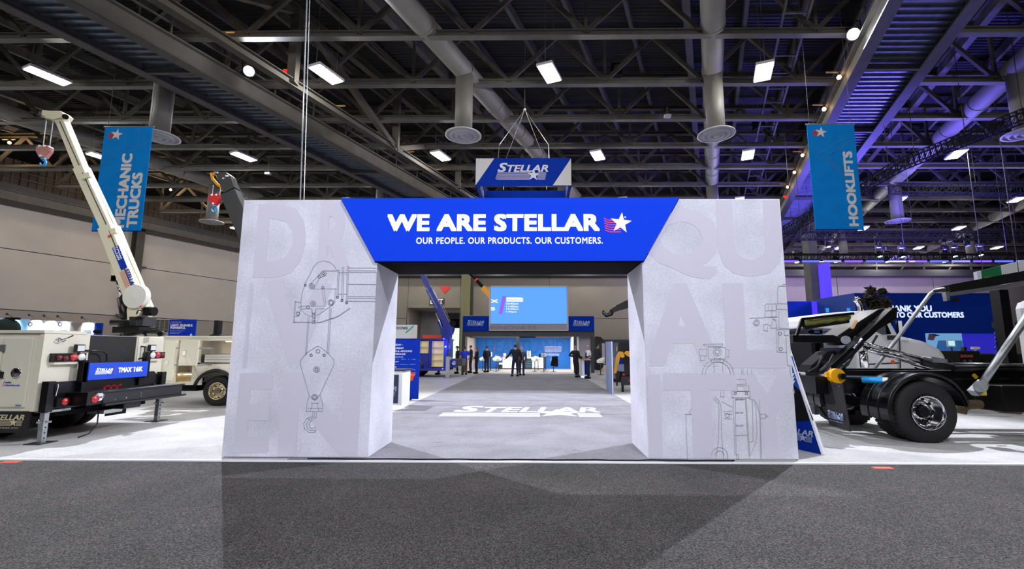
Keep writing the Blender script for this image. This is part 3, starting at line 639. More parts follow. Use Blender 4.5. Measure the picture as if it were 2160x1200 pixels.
# ================================================================== vehicles: shared pieces
def XP(px,py,X): d=ray(px,py); return EYE+d*(X/d.x)
def wheel(parent,c,axis,R,wd,rim='chrome',lugs=0,rr=.56,deep=.12,holes=8):
    """c = centre of outer face, axis = outward direction"""
    c=Vector(c); ax=Vector(axis).normalized(); n=40; r=R*rr
    m=MB().lathe([(r,-.02),(r+.03,.0),(R*.80,.012),(R*.93,-.005),(R*.985,-.035),(R,-.07),(R,-wd+.07),(R*.985,-wd+.035),(R*.93,-wd+.005),(R*.80,-wd),(r,-wd+.02)],c,ax,n)
    if lugs:
        u=Vector((0,0,1)); a=ax.cross(u).normalized(); b=ax.cross(a)
        for i in range(lugs):
            t=2*PI*i/lugs; d=a*math.cos(t)+b*math.sin(t)
            for k,off in enumerate((.05,.13,.21)):
                if off<wd-.03: m.beam(c+d*(R-.004)-ax*(off+.002),c+d*(R-.004)-ax*(off+.055),2*PI*R/lugs*.62,.022,up=d)
    t=m.build('tyre','black_rubber',parent,smooth=False)
    for p in t.data.polygons: p.use_smooth=len(p.vertices)==4 and p.index<n*10
    MB().lathe([(r+.005,.012),(r+.0,.02),(r-.02,.01),(r-.035,-.02),(r-.05,-deep),(r*.62,-deep-.02),(r*.55,-deep+.015),(r*.5,-deep+.03),(r*.38,-deep+.035)],c,ax,32).build('rim',rim,t,smooth=True)
    u=Vector((0,0,1)); a=ax.cross(u).normalized(); b=ax.cross(a); m=MB(); m2=MB()
    for i in range(holes):
        th=2*PI*i/holes; d=a*math.cos(th)+b*math.sin(th)
        p=c+d*r*.77-ax*(deep+.002); m.cyl(p-ax*.01,p+ax*.004,r*.09,n=10)
        p=c+d*r*.47-ax*(deep-.03); m2.cyl(p,p+ax*.025,r*.04,n=6)
    m.build('hand_hole','black_matte',t); m2.build('wheel_nut',rim,t)
    MB().cyl(c-ax*(deep-.02),c-ax*(deep-.10),r*.34,r*.30,n=18).build('hub_cap','black_paint' if rim=='chrome' and lugs else rim,t,smooth=False)
    return t
def loop(P,r,n=6): return MB().tube(P,r,n)
def lampd(parent,c,ax,r,m,name='tail_lamp'):
    c=Vector(c); ax=Vector(ax).normalized(); t=MB().lathe([(r*1.15,0),(r*1.15,.012),(r,.014),(r*.8,.03),(0,.036)],c,ax,16).build(name,m,parent,smooth=True)
    return t
def hookblock(parent,top,h,mb,mh):
    """hoist block hanging under point top, plates + hook"""
    T=Vector(top); w=h*.3
    fr=frame((T.x,T.y-.06,T.z),X3,Z3)
    b=MB().prism([(-w*.75,-.02),(w*.75,-.02),(w,-h*.12),(w,-h*.3),(w*.35,-h*.62),(-w*.35,-h*.62),(-w,-h*.3),(-w,-h*.12)],frame((T.x,T.y+.06,T.z),X3,Z3),.12).build('hook_block',mb,parent)
    m=MB()
    for x,z in ((-w*.4,-h*.09),(w*.4,-h*.09),(0,-h*.56)): m.cyl((T.x+x,T.y-.085,T.z+z),(T.x+x,T.y-.06,T.z+z),h*.05,n=10)
    m.build('pin','print_white',b)
    R=h*.13; cz=T.z-h*.86
    pts=[(T.x,T.y,T.z-h*.6),(T.x,T.y,cz+R)]+[(T.x+R*math.sin(a),T.y,cz+R*math.cos(a)) for a in [PI*2*i/14 for i in range(1,12)]]
    k=MB().tube(pts,[h*.06,h*.055]+[h*.05]*6+[h*.042]*3+[h*.03,h*.022],8).build('hook',mh,b,smooth=True)
    MB().cyl((T.x,T.y,T.z-h*.60),(T.x,T.y,T.z-h*.70),h*.1,n=12).build('swivel',mh,b)
    return b
# ================================================================== mechanic truck (rear faces the aisle)
RX=-8.5
tk=thing('mechanic_truck','white mechanic truck with cream crane, rear end facing the arch','truck',(-11,9.1,0))
cab=box('side_cabinet','truck_white',tk,-15.5,RX,7.85,8.52,.55,1.90,bevel=.015)
MB().bb(-15.5,RX+.03,7.81,8.56,1.88,1.93).build('roof_lip','truck_white',cab)
MB().bb(RX-.05,RX+.02,7.83,7.90,.55,1.88).build('corner_post','truck_white',cab)
for x0,x1 in ((-9.14,-8.66),(-9.75,-9.18),(-10.9,-9.8)):
    d=box('door','truck_white',cab,x0,x1,7.825,7.86,.62,1.80,bevel=.008)
    MB().bb(x0+.02,x1-.02,7.820,7.826,.64,1.78).build('door_skin','truck_white',d)
for z in (.72,1.13,1.57): MB().bb(-9.205,-9.115,7.805,7.83,z,z+.11).build('hinge','steel_galv',cab)
MB().lathe([(.0,.03),(.03,.035),(.06,.01),(.085,.02),(.085,0)],(-8.86,7.82,1.20),(0,-1,0),20).build('round_latch','chrome',cab,smooth=True)
MB().bb(-9.14,-9.06,7.80,7.83,1.11,1.22).build('paddle_latch','chrome',cab)
DF=frame((-9.06,7.818,0),X3,Z3)
MB().text('stellar',DF,h=.032,at=(.03,1.025),bold=.02).text('industries.com',DF,h=.032,at=(.03,.978),bold=.02).logo(frame((-8.80,7.818,.63),X3,Z3),.1,(0,.01)).build('lettering','panel_blue',cab)
MB().ribbon([(-.005,.965),(.012,1.07)],DF,.008,lift=.003).build('red_slash','print_red',cab)
# rear faces
box('rear_panel','truck_white',tk,RX-.02,RX+.015,7.86,8.66,.62,1.90)
m=MB(); h0=Vector((RX+.04,8.05,1.80)); m.tube([h0,h0+Vector((.03,.04,-.03)),h0+Vector((.03,.12,.0)),h0+Vector((.03,.22,.05))],.012); m.tube([h0+Vector((0,.0,0)),h0+Vector((.03,-.03,-.04)),h0+Vector((.03,.03,-.07)),h0+Vector((.03,.10,-.03))],.012)
m.build('grab_bracket','chrome',tk)
fc=box('side_cabinet','truck_white',tk,-14.5,RX,9.72,10.42,.62,1.88,bevel=.015)
box('rear_panel','truck_white',tk,RX-.01,RX+.02,9.74,10.40,1.02,1.86)
box('bed_floor','black_matte',tk,-14.5,RX,8.52,9.72,.95,1.05); box('bed_front','black_matte',tk,-14.6,-14.5,8.52,9.72,.95,1.9)
box('tailgate',mat('tailgate_black','#131312',.6,bump=.1,bscale=120),tk,RX-.06,RX-.02,8.47,9.74,1.33,1.86); box('tailgate_rim','aluminium',tk,RX-.07,RX-.01,8.46,9.75,1.86,1.875)
m=MB(); 
for z in (1.50,1.58): m.cyl((RX-.02,9.42,z),(RX-.005,9.42,z),.014,n=8)
m.build('bolt','chrome',tk)
def bars(y0,y1,z0,z1,lamps,nm):
    b=box('lamp_box','black_paint',tk,RX+.015,RX+.12,y0,y1,z0,z1,bevel=.006)
    for y,z,r,mm in lamps: lampd(b,(RX+.12,y,z),(1,0,0),r,mm)
    return b
bars(7.96,8.52,1.38,1.53,((8.03,1.45,.045,mat('lamp_dark_red','#5a1216',.3)),(8.15,1.435,.045,'lamp_dark_red'),(8.29,1.455,.058,'lamp_red'),(8.43,1.455,.058,'lamp_clear')),'n')
bars(9.88,10.36,1.40,1.54,((10.02,1.47,.058,'lamp_clear'),(10.16,1.47,.058,'lamp_red'),(10.29,1.465,.045,'lamp_dark_red')),'f')
box('lamp_shelf','truck_white',tk,RX+.015,RX+.10,7.98,8.40,1.335,1.378); box('lamp_shelf','truck_white',tk,RX+.015,RX+.10,9.90,10.28,1.35,1.398)
for y,z in ((8.39,1.62),(10.0,1.63)):
    P=Vector((RX+.10,y,z)); w=MB().box(P,(.06,.17,.14)).build('work_lamp','black_paint',tk,bevel=.01)
    MB().box(P+Vector((.034,0,0)),(.006,.13,.10)).build('lens','lamp_clear',w)
    MB().cyl(P-Z3*.07,P-Z3*.12,.02,n=8).build('stem','charcoal',w)
# grab rail bent tube across the gate
MB().tube([(RX+.05,8.52,1.575),(RX+.07,8.80,1.57),(RX+.08,8.90,1.56),(RX+.08,8.97,1.50),(RX+.08,8.99,1.38),(RX+.07,8.97,1.31),(RX+.05,8.84,1.30)],.017,8).build('bent_rail','black_paint',tk,smooth=True)
MB().tube([(RX+.03,9.80,1.66),(RX+.09,9.83,1.65),(RX+.09,9.83,1.42),(RX+.03,9.78,1.40)],.017,8).build('grab_handle','black_paint',tk,smooth=True)
# blue sign board on the vise bench
sb=box('sign_board',mat('board_blue','#0a48cc',.5),tk,RX+.2,RX+.225,8.5,9.80,1.03,1.345,label='blue board with white lettering')
SB=frame((RX+.2255,8.5,1.03),Y3,Z3)
MB().logo(SB,.36,(.12,.10)).text('TMAX',SB,h=.10,wd=.30,at=(.60,.11),bold=.05).text('16K',SB,h=.10,wd=.21,at=(.96,.11),bold=.05).text('TM',SB,h=.02,at=(.91,.19)).build('lettering','sign_white',sb)
MB().ribbon([(.52,.08),(.545,.24)],SB,.008,lift=.004).build('red_slash','print_red',sb)
for y in (8.46,9.83): MB().bb(RX+.1,RX+.2,y-.05,y+.05,1.0,1.40).build('board_bracket','black_matte',tk)
MB().bb(RX+.14,RX+.2,8.42,8.50,.78,1.36).build('board_post','black_paint',tk)
# bumper workbench
box('bench_back','black_paint',tk,RX-.3,RX+.06,8.0,10.2,.62,1.02)
MB().prism([(8.02,.56),(8.75,.56),(8.5,1.03),(8.02,1.03)],frame((RX+.06,0,0),Y3,Z3),.05).build('side_gusset','black_paint',tk)
MB().prism([(9.75,.85),(10.38,.85),(10.12,1.12),(9.75,1.12)],frame((RX+.06,0,0),Y3,Z3),.05).build('side_gusset','black_paint',tk)
BX0,BX1=RX+.05,RX+.52
bm=box('bumper_bench',mat('bench_grey','#1e1e22',.5,bump=.05,bscale=50),tk,BX0,BX1,8.55,10.45,.60,.80,bevel=.01)
MB().bb(BX0,BX1+.02,8.45,10.5,.80,.825).build('bench_top','bench_grey',bm); MB().bb(BX1-.02,BX1+.05,8.55,10.52,.56,.60).build('bench_flange','bench_grey',bm)
m=MB()
for y,z in ((9.35,.72),(9.35,.66),(8.78,.65),(9.02,.66)): m.cyl((BX1,y,z),(BX1+.01,y,z),.013,n=8)
m.build('bolt','chrome',bm)
for y in (8.93,9.06,9.19): MB().tube([(BX0+.1,y,.83),(BX0+.1,y,.86),(BX0+.16,y+.03,.90)],.016).build('valve_handle','red_paint',bm)
eb=box('end_box','black_paint',tk,RX+.05,RX+.5,8.25,8.55,.60,.83)
lampd(eb,(RX+.5,8.40,.70),(1,0,0),.062,'lamp_red'); MB().lathe([(.0,.01),(.06,.012),(.075,.03),(.085,.0)],(RX+.5,8.47,.74),(1,0,0),20).build('chrome_ring','chrome',eb,smooth=True)
pb=box('lamp_bracket','black_matte',tk,RX+.06,RX+.2,8.02,8.24,.60,.75); lampd(pb,(RX+.2,8.16,.68),(1,0,0),.055,'lamp_red')
box('bumper_strip','steel_galv',tk,RX-.05,RX+.18,7.9,8.3,.52,.56)
for k,(y,fz) in enumerate(((7.92,.56),(10.32,.62))):
    post=box('outrigger_post','black_paint',tk,RX+.06,RX+.18,y-.06,y+.06,fz-.03,1.05 if k==0 else 1.10)
    leg=box('outrigger_leg','steel_galv',tk,RX+.08,RX+.16,y-.04,y+.04,.03,fz)
    m=MB()
    for i in range(4): m.cyl((RX+.16,y,.10+i*.09),(RX+.163,y,.10+i*.09),.012,n=8)
    m.build('pin_hole','black_matte',leg); MB().cyl((RX+.06,y-.06,fz*.66),(RX+.2,y+.05,fz*.66),.018,n=8).build('lock_pin','chrome',leg)
    MB().bb(RX-.02,RX+.26,y-.15,y+.15,.018,.032).build('foot_pad','charcoal',leg)
MB().tube([(RX+.2,7.99,1.0),(RX+.21,7.99,.96),(RX+.2,7.98,.80)],.014).build('crank_handle','chrome',tk)
# hitch, step, mud flaps, wheels, chassis
MB().bb(BX1-.3,BX1-.05,9.05,9.45,.44,.56).build('tow_hitch','black_paint',tk,bevel=.02)
box('step_plate','aluminium',tk,RX-.15,RX+.18,8.95,9.35,.36,.43); box('chassis_rail','black_matte',tk,-15,RX,8.55,8.75,.5,.72); box('chassis_rail','black_matte',tk,-15,RX,9.45,9.65,.5,.72); box('cross_member','black_matte',tk,RX-.4,RX,8.2,10.1,.42,.56)
fl=MB().bb(RX-.62,RX-.60,7.86,8.50,.18,.55).build('mud_flap','black_rubber',tk)
FF=frame((RX-.598,7.86,.18),Y3,Z3)
fl2=MB().bb(-9.4,RX-.06,7.845,7.865,.20,.55).build('mud_flap','black_rubber',tk)
MF=frame((-9.28,7.842,.20),X3,Z3); MB().logo(MF,.62,(.02,.12),stripes=7).text('INDUSTRIES INC.',MF,h=.022,wd=.55,at=(.03,.07)).build('logo',mat('flap_print','#c8bf9c',.7),fl2)
fl3=MB().bb(RX-.42,RX-.40,9.62,10.1,.22,.60).build('mud_flap','black_rubber',tk); MB().logo(frame((RX-.399,9.65,.25),Y3,Z3),.38,(.02,.06)).build('logo','flap_print',fl3)
for y,ax in ((8.0,-1),(8.30,-1),(9.65,1),(9.95,1)): wheel(tk,(-9.75,y,.46),(0,ax,0),.46,.24,'aluminium')
for y,ax in ((8.0,-1),(10.2,1)): wheel(tk,(-13.9,y,.46),(0,ax,0),.46,.24,'aluminium')
cb=box('cab','truck_white',tk,-17.4,-15.6,7.95,10.3,.6,2.35,bevel=.12); box('hood','truck_white',tk,-18.8,-17.4,8.1,10.15,.6,1.55,bevel=.1); MB().bb(-16.9,-15.9,7.93,7.95,1.5,2.15).build('side_window','glass_dark',cb)
MB().tube([(RX+.12,8.85,.52),(RX+.16,8.86,.40),(RX+.22,8.80,.20),(RX+.28,8.6,.06),(RX+.30,8.38,.03)],.011).build('power_cord','black_rubber',tk,smooth=True)
# crane on the far rear corner, boom leaning out over the stand
CY=10.05
def Q(x,y,Y=None): return W(x,y,CY if Y is None else Y)
cr=MB().cyl(Q(287,706),Q(287,690),.24,n=18).cyl(Q(287,690),Q(287,682),.30,n=18).bb(Q(258,700).x,Q(312,700).x,CY-.25,CY+.25,Q(280,703).z,Q(280,690).z).build('crane_base','black_paint',tk)
MB().cyl((Q(247,676).x,CY-.1,Q(247,681).z),(Q(288,676).x,CY-.1,Q(247,681).z),.085,n=16).build('rotation_motor','black_paint',cr); MB().bb(Q(289,676).x,Q(318,676).x,CY-.2,CY+.15,Q(289,688).z,Q(289,669).z).build('control_box','charcoal',cr)
MB().tube([Q(255,697),Q(262,693),Q(280,696),Q(300,699),Q(315,700),Q(335,696)],.03).tube([Q(300,702),Q(308,706),Q(306,712),Q(300,716)],.025).build('hose','black_rubber',cr)
MB().bb(Q(302,711).x,Q(308,711).x,CY-.32,CY-.26,Q(302,718).z,Q(302,709).z).build('red_grip','red_paint',cr)
wl_=MB().cyl(Q(342,704),Q(342,704)+Vector((.05,-.12,0)),.055,n=12).build('work_lamp','black_paint',cr)
def boomseg(name,a,b,wa,wb,dy,mt,par,hh=None):   # tapered box in the crane plane from pixel points (centre line) with px half widths
    A=Q(*a); B=Q(*b); d=(B-A).normalized(); nrm=Vector((-d.z,0,d.x)); s=CY/960
    vs=[]
    for P,wv in ((A,wa),(B,wb)):
        for e in (-1,1):
            for y in (-dy,dy): vs.append(P+nrm*(e*wv*s)+Vector((0,y,0)))
    return MB().add(vs,[(0,1,3,2),(4,6,7,5),(0,4,5,1),(2,3,7,6),(0,2,6,4),(1,5,7,3)]).build(name,mt,par,bevel=.012)
mbm=boomseg('main_boom',(300,655),(230,480),16,14,.15,'crane_cream',cr)
s2=boomseg('inner_boom',(236,492),(172,355),11.5,11,.115,'crane_cream',cr); s3=boomseg('fly_boom',(178,368),(130,252),9.5,9,.09,'crane_cream',cr)
for P0,P1 in (((228,492),(246,486)),((173,375),(191,368))): MB().beam(Q(*P0,CY-.13),Q(*P1,CY-.13),.07,.12).build('boom_collar','crane_cream',cr)
m=MB()
for a,b,y in (((298,650),(232,486),.156),((232,486),(176,364),.121),((176,364),(128,256),.096)):
    m.beam(Q(a[0]-2,a[1],CY-y),Q(b[0]-2,b[1],CY-y),.018,.012)
m.build('boom_groove','charcoal',mbm)
BF=frame(Q(243,520,CY-.158),(Q(264,572)-Q(243,520)),Vector(((Q(264,572)-Q(243,520)).z,0,-(Q(264,572)-Q(243,520)).x))*-1)
o_,ux_,uy_=BF; uy_=Vector((-ux_.z,0,ux_.x)) 
BF=(o_,ux_,uy_); L=(Q(262,566)-Q(243,520)).length
MB().flat([(0,-.075),(L,-.075),(L,.075),(0,.075)],BF,.0).build('blue_decal','panel_blue',mbm)
MB().text('EC3200',BF,h=.1,wd=L*.55,at=(.02,-.05),bold=.03,lift=.004).build('lettering','print_white',mbm)
MB().text('STELLAR',BF,h=.10,wd=.46,at=(L+.03,-.0),bold=.03,shear=.2,lift=.004).build('logo','panel_blue',mbm)
m=MB()
for i in range(5): m.ribbon([(L+.03,-.03-.022*i),(L+.42,-.03-.022*i)],BF,.01,lift=.004)
m.build('logo_stripes',mat('stripe_pink','#d88a80',.7),mbm)
MB().flat([(-.30,-.07),(-.26,-.07),(-.26,.02),(-.30,.02)],BF,.004).build('warning_label','orange_paint',mbm)
hd=MB().prism([(Q(*p).x,Q(*p).z) for p in ((100,237),(118,239),(138,239),(145,246),(140,253),(122,257),(108,254),(98,247))],frame((0,CY+.12,0),X3,Z3),.24).build('sheave_head','crane_cream',cr,bevel=.008)
MB().cyl(Q(138,246,CY-.13),Q(138,246,CY+.13),.06,n=12).build('sheave','black_paint',hd); MB().box(Q(95,243),(.1,.2,.09)).build('bumper_block','black_paint',hd)
MB().beam(Q(88,246,CY-.08),Q(104,252,CY-.08),.02).beam(Q(88,246,CY+.08),Q(104,252,CY+.08),.02).build('roller_guide','steel_galv',hd)
tp=Q(96,307); hookblock(cr,tp,.50,mat('block_pink','#b87a70',.4),'hook_blue')
m=MB(); m.cyl(Q(98,252),Q(91,309),.008,n=5).cyl(Q(112,256),Q(105,309),.008,n=5).cyl(Q(142,246),Q(180,340),.006,n=5).cyl(Q(180,340),Q(322,655),.006,n=5)
m.build('wire_rope','steel_galv',cr)
MB().lathe([(0,-.12),(.27,-.12),(.27,-.03),(.26,.0),(.0,.02)],Q(283,625,CY-.26),(0,-1,0),28).build('cable_drum',mat('drum_white','#d9d7cc',.4),cr,smooth=False)
m=MB().cyl(Q(258,628),Q(268,688),.095,n=14).build('lift_cylinder','black_paint',cr,smooth=True); MB().cyl(Q(248,592),Q(258,628),.038,n=12).build('cylinder_rod','chrome',cr,smooth=True)
MB().box(Q(246,588),(.12,.16,.13)).build('rod_clevis','black_paint',cr); MB().prism([(Q(*p).x,Q(*p).z) for p in ((240,562),(252,566),(256,592),(243,592))],frame((0,CY+.08,0),X3,Z3),.16).build('clevis_bracket','crane_cream',cr)
MB().prism([(Q(*p).x,Q(*p).z) for p in ((288,640),(305,640),(308,660),(300,678),(285,676),(284,655))],frame((0,CY+.2,0),X3,Z3),.4).build('turret','crane_cream',cr)
MB().cyl(Q(308,656),Q(326,657),.10,n=14).box(Q(316,657),(.14,.2,.16)).build('winch_motor','black_matte',cr)
MB().box(Q(294,644,CY-.24),(.11,.04,.07)).build('orange_label','orange_paint',cr)
MB().tube([Q(288,662,CY-.22),Q(292,654,CY-.24),Q(300,656,CY-.22),Q(300,668,CY-.22),Q(290,668,CY-.22)],.014).tube([Q(285,672,CY-.22),Q(296,668,CY-.26),Q(306,670,CY-.22)],.016).build('hose','black_rubber',cr)
# ================================================================== service body truck with open doors
t2=thing('service_truck','white service truck with open lit tool compartments beside the arch','truck',(-8.6,13.6,0))
sx0=W(338,760,12.9).x; Y2=12.9
zt=W(430,712,Y2).z; zb=W(430,812,Y2).z
xa=W(418,770,Y2).x; xb=W(442,720,Y2).x; xd=W(491,760,Y2).x
# body side built round the compartments
bd=box('rear_upright','truck_white',t2,sx0,W(372,760,Y2).x,Y2,Y2+.5,zb,zt)
def side(x0,x1,z0,z1,nm='side_panel'): return box(nm,'truck_white',t2,x0,x1,Y2,Y2+.06,z0,z1)
cx1,cx2=W(373,760,Y2).x,W(407,760,Y2).x; cz0=W(390,806,Y2).z; cz1=W(390,718,Y2).z
side(cx2,xa+.12,zb,W(418,768,Y2).z); fx0,fx1=W(421,745,Y2).x,-8.0; fz0,fz1=W(440,768,Y2).z,W(440,718,Y2).z
side(sx0,-6.9,cz1,zt,'top_rail'); side(cx2,fx0,cz1-.62,cz1); side(fx1,-6.9,zb,cz1); side(cx1,cx2,zb,cz0)
# wheel-arch panel
R2=.43; wc=Vector((G(455,857).x+.05,13.05,.43))
pts=[(cx2,zb)]+[(wc.x+.56*math.cos(a),max(zb,wc.z+.56*math.sin(a))) for a in [PI-.35-(PI-.7)*i/14 for i in range(15)]]+[(-7.4,zb),(-7.4,fz0),(cx2,fz0)]
MB().prism(pts,frame((0,Y2+.06,0),X3,Z3),.06).build('wheel_arch_panel','truck_white',t2)
MB().tube([(wc.x+.58*math.cos(a),Y2-.03,wc.z+.58*math.sin(a)) for a in [PI-.3-(PI-.6)*i/16 for i in range(17)]],.045,8).build('fender_trim','black_paint',t2,smooth=True)
box('body_back','truck_white',t2,sx0,-6.9,Y2+.62,Y2+2.3,zb,zt); box('body_roof','truck_white',t2,sx0-.03,-6.9,Y2-.03,Y2+2.3,zt,zt+.05)
# compartment liners
def liner(x0,x1,z0,z1):
    l=box('compartment_back','stainless',t2,x0,x1,Y2+.45,Y2+.5,z0,z1); MB().bb(x0,x0+.015,Y2+.06,Y2+.5,z0,z1).bb(x1-.015,x1,Y2+.06,Y2+.5,z0,z1).bb(x0,x1,Y2+.06,Y2+.5,z0,z0+.015).bb(x0,x1,Y2+.06,Y2+.5,z1-.015,z1).build('compartment_lining','stainless',l); return l
l1=liner(cx1,cx2,cz0,cz1); l2=liner(fx0,fx1,fz0,fz1)
box('shelf','stainless',l1,cx1,cx2,Y2+.1,Y2+.45,W(390,786,Y2).z-.03,W(390,786,Y2).z)
for i in range(3):
    zz=fz0+.05+i*.075; d=box('drawer','aluminium',l2,fx0+.1,fx1-.02,Y2+.08,Y2+.42,zz,zz+.068); MB().bb(-8.55,-8.47,Y2+.05,Y2+.08,zz+.02,zz+.045).build('handle','black_matte',d)
for x,z in (((cx1+cx2)/2,cz1-.02),((fx0+fx1)/2,fz1-.02),((cx1+cx2)/2,W(390,787,Y2).z-.04)):
    MB().bb(x-.15,x+.15,Y2+.2,Y2+.23,z-.012,z).build('strip_light',emis('warm_strip','#ffd9a0',30),t2)
# open doors
d1=box('open_door','truck_white',t2,W(346,760,12.35).x,W(369,760,12.35).x,12.33,12.37,W(357,803,12.35).z,W(357,719,12.35).z,bevel=.01); MB().bb(W(349,770,12.3).x,W(353,770,12.3).x,12.30,12.33,W(350,769,12.3).z,W(350,761,12.3).z).build('paddle_latch','chrome',d1)
d2=box('open_door','truck_white',t2,W(379,745,12.35).x,W(418,745,12.35).x,12.33,12.37,W(398,771,12.35).z,W(398,718,12.35).z,bevel=.01); MB().bb(W(385,745,12.3).x,W(391,745,12.3).x,12.30,12.33,W(388,749,12.3).z,W(388,740,12.3).z).build('paddle_latch','chrome',d2)
for x in (W(369,760,12.35).x,W(418,745,12.35).x):
    for z in (1.15,1.6): MB().bb(x-.02,x+.03,12.35,Y2,z,z+.05).build('door_hinge','steel_galv',t2)
wheel(t2,wc+Vector((0,-.05,0)),(0,-1,0),R2,.24,mat('warm_chrome','#d8ccb0',.12,1),lugs=0,holes=8,deep=.08); wheel(t2,wc+Vector((0,1.95,0)),(0,1,0),R2,.24,'aluminium'); wheel(t2,(-5.75,12.95,R2),(0,-1,0),R2,.24,'aluminium'); wheel(t2,(-5.75,15.0,R2),(0,1,0),R2,.24,'aluminium')
box('chassis','black_matte',t2,sx0+.1,-5.2,13.4,14.6,.48,.64); box('under_tank','black_matte',t2,sx0+.2,-9.6,13.1,13.4,.42,.60)
c2=MB().prism([(-6.85,.6),(-5.15,.6),(-5.1,1.25),(-5.6,1.4),(-5.9,2.2),(-6.85,2.25)],frame((0,15.1,0),X3,Z3),2.1).build('cab','truck_white',t2,bevel=.05); MB().bb(-6.6,-6.0,12.97,13.0,1.45,2.05).build('side_window','glass_dark',c2)
# black crane of the service truck
m=MB().bb(W(456,690,13.6).x,W(464,690,13.6).x,13.5,13.7,zt,W(460,676,13.6).z).prism([(W(x,y,13.6).x,W(x,y,13.6).z) for x,y in ((440,713),(458,705),(470,705),(487,713))],frame((0,13.8,0),X3,Z3),.4).build('boom_rest','black_matte',t2)
CY=14.3
bs=MB().bb(-7.5,-7.0,14.0,14.6,zt,2.6).build('crane_base','black_paint',t2)
boomseg('main_boom',(612,690),(486,408),19,17,.17,mat('crane_grey','#2c2e2c',.5),bs)
hd=MB().prism([(Q(*p).x,Q(*p).z) for p in ((462,372),(470,366),(482,366),(492,374),(500,398),(478,410),(470,392))],frame((0,CY+.15,0),X3,Z3),.3).build('sheave_head','crane_grey',bs,bevel=.01)
MB().box(Q(479,371,CY-.16),(.1,.03,.05)).box(Q(471,376,CY-.16),(.05,.03,.04)).build('pin','print_white',hd)
MB().tube([Q(446,366),Q(449,378),Q(458,388),Q(468,396)],.045,6).beam(Q(444,366),Q(460,368),.06).beam(Q(456,366),Q(462,378),.06).build('anti_two_block_arm','yellow_paint',hd)
MB().box(Q(457,365),(.12,.1,.06)).build('weight','aluminium',hd)
hookblock(bs,Q(455,409),.62,'red_paint','hook_blue')
MB().cyl(Q(450,390),Q(448,412),.009,n=5).cyl(Q(466,395),Q(463,412),.009,n=5).cyl(Q(490,372),Q(514,412),.009,n=5).build('wire_rope','steel_galv',bs)
CY=10.05
# ================================================================== hooklift truck at right
hk=thing('hooklift_truck','black hooklift truck chassis with chrome wheel and tarp arms on the white floor','truck',(8.5,9.6,0))
wcx=W(1950,868,8.3).x
wheel(hk,(wcx,8.22,.535),(0,-1,0),.535,.29,'chrome',lugs=44,rr=.55,deep=.17,holes=10); wheel(hk,(wcx,8.56,.535),(0,-1,0),.535,.29,'aluminium',lugs=44); wheel(hk,(wcx,10.75,.535),(0,1,0),.535,.29,'aluminium',lugs=44); wheel(hk,(wcx,10.42,.535),(0,1,0),.535,.29,'aluminium',lugs=44)
wheel(hk,(wcx+5.2,8.3,.535),(0,-1,0),.535,.29,'aluminium'); wheel(hk,(wcx+5.2,10.75,.535),(0,1,0),.535,.29,'aluminium')
# fenders
for ya,yb in ((8.2,8.9),(10.1,10.8)):
    R=.70; pts=[]; n=22
    vs=[]; fs=[]
    prof=[(ya,-.05),(ya+.02,0),(yb,0)]
    A=[PI+.25-(PI+.25-.12)*i/n for i in range(n+1)]
    for a in A:
        for y,dr in prof: vs.append((wcx+(R+dr)*math.cos(a),y,.56+(R+dr)*math.sin(a)*.92))
        for y,dr in reversed(prof): vs.append((wcx+(R+dr-.02)*math.cos(a),y,.56+(R+dr-.02)*math.sin(a)*.92))
    for i in range(n):
        for j in range(6): fs.append((i*6+j,i*6+(j+1)%6,(i+1)*6+(j+1)%6,(i+1)*6+j))
    fs+=[tuple(range(6)),tuple(range(n*6+5,n*6-1,-1))]
    fd=MB().add(vs,fs).build('fender','black_paint',hk,smooth=False)
    MB().tube([(wcx+R*math.cos(a),ya,.56+R*.92*math.sin(a)) for a in A],.022,6).build('fender_edge','black_paint',fd,smooth=True)
    for yy in (ya+.25,ya+.5): MB().tube([(wcx+(R+.003)*math.cos(a),yy,.56+(R+.003)*.92*math.sin(a)) for a in A],.012,6).build('fender_rib','black_paint',fd,smooth=True)
xr=5.25      # tail end
for y in (9.05,9.95): box('frame_rail','black_paint',hk,xr,wcx+6.2,y,y+.1,.78,1.06); box('subframe_rail','black_paint',hk,xr+.1,wcx+4.0,y-.02,y+.12,1.08,1.22)
box('cross_member','black_paint',hk,xr,xr+.25,8.7,10.35,.80,1.12); box('axle','black_matte',hk,wcx-.09,wcx+.09,8.5,10.5,.44,.62)
box('rear_plate','black_paint',hk,xr-.02,xr+.02,9.2,10.3,.70,1.16); 
rb=box('rear_bumper','bench_grey',hk,xr-.03,xr+.05,8.75,10.55,.42,.60,bevel=.01)
for y in (8.98,9.12): lampd(rb,(xr-.03,y,.50),(-1,0,0),.05,'lamp_red')
lampd(rb,(xr-.03,9.3,.51),(-1,0,0),.05,'black_matte')
for y,z,r in ((9.42,.98,.04),(9.25,.86,.04),(9.62,1.02,.018),(9.8,1.02,.018),(10.0,1.02,.018)): lampd(hk,(xr-.02,y,z),(-1,0,0),r,'lamp_red')
f=MB().add([Vector((xr+.28,8.28,.20)),Vector((xr+.30,8.88,.22)),Vector((xr+.22,8.86,1.02)),Vector((xr+.22,8.30,1.02)),Vector((xr+.30,8.28,.20)),Vector((xr+.32,8.88,.22)),Vector((xr+.24,8.86,1.02)),Vector((xr+.24,8.30,1.02))],[(3,2,1,0),(4,5,6,7),(0,1,5,4),(1,2,6,5),(2,3,7,6),(3,0,4,7)]).build('mud_flap','black_rubber',hk)
FFr=frame((xr+.262,8.84,.30),(0,-1,0),(-.08,0,.8)); MB().logo(FFr,.44,(.05,.07),lift=.02).text('INDUSTRIES INC.',FFr,h=.018,wd=.4,at=(.06,.02),lift=.02).build('logo','print_grey',f)
m=MB()
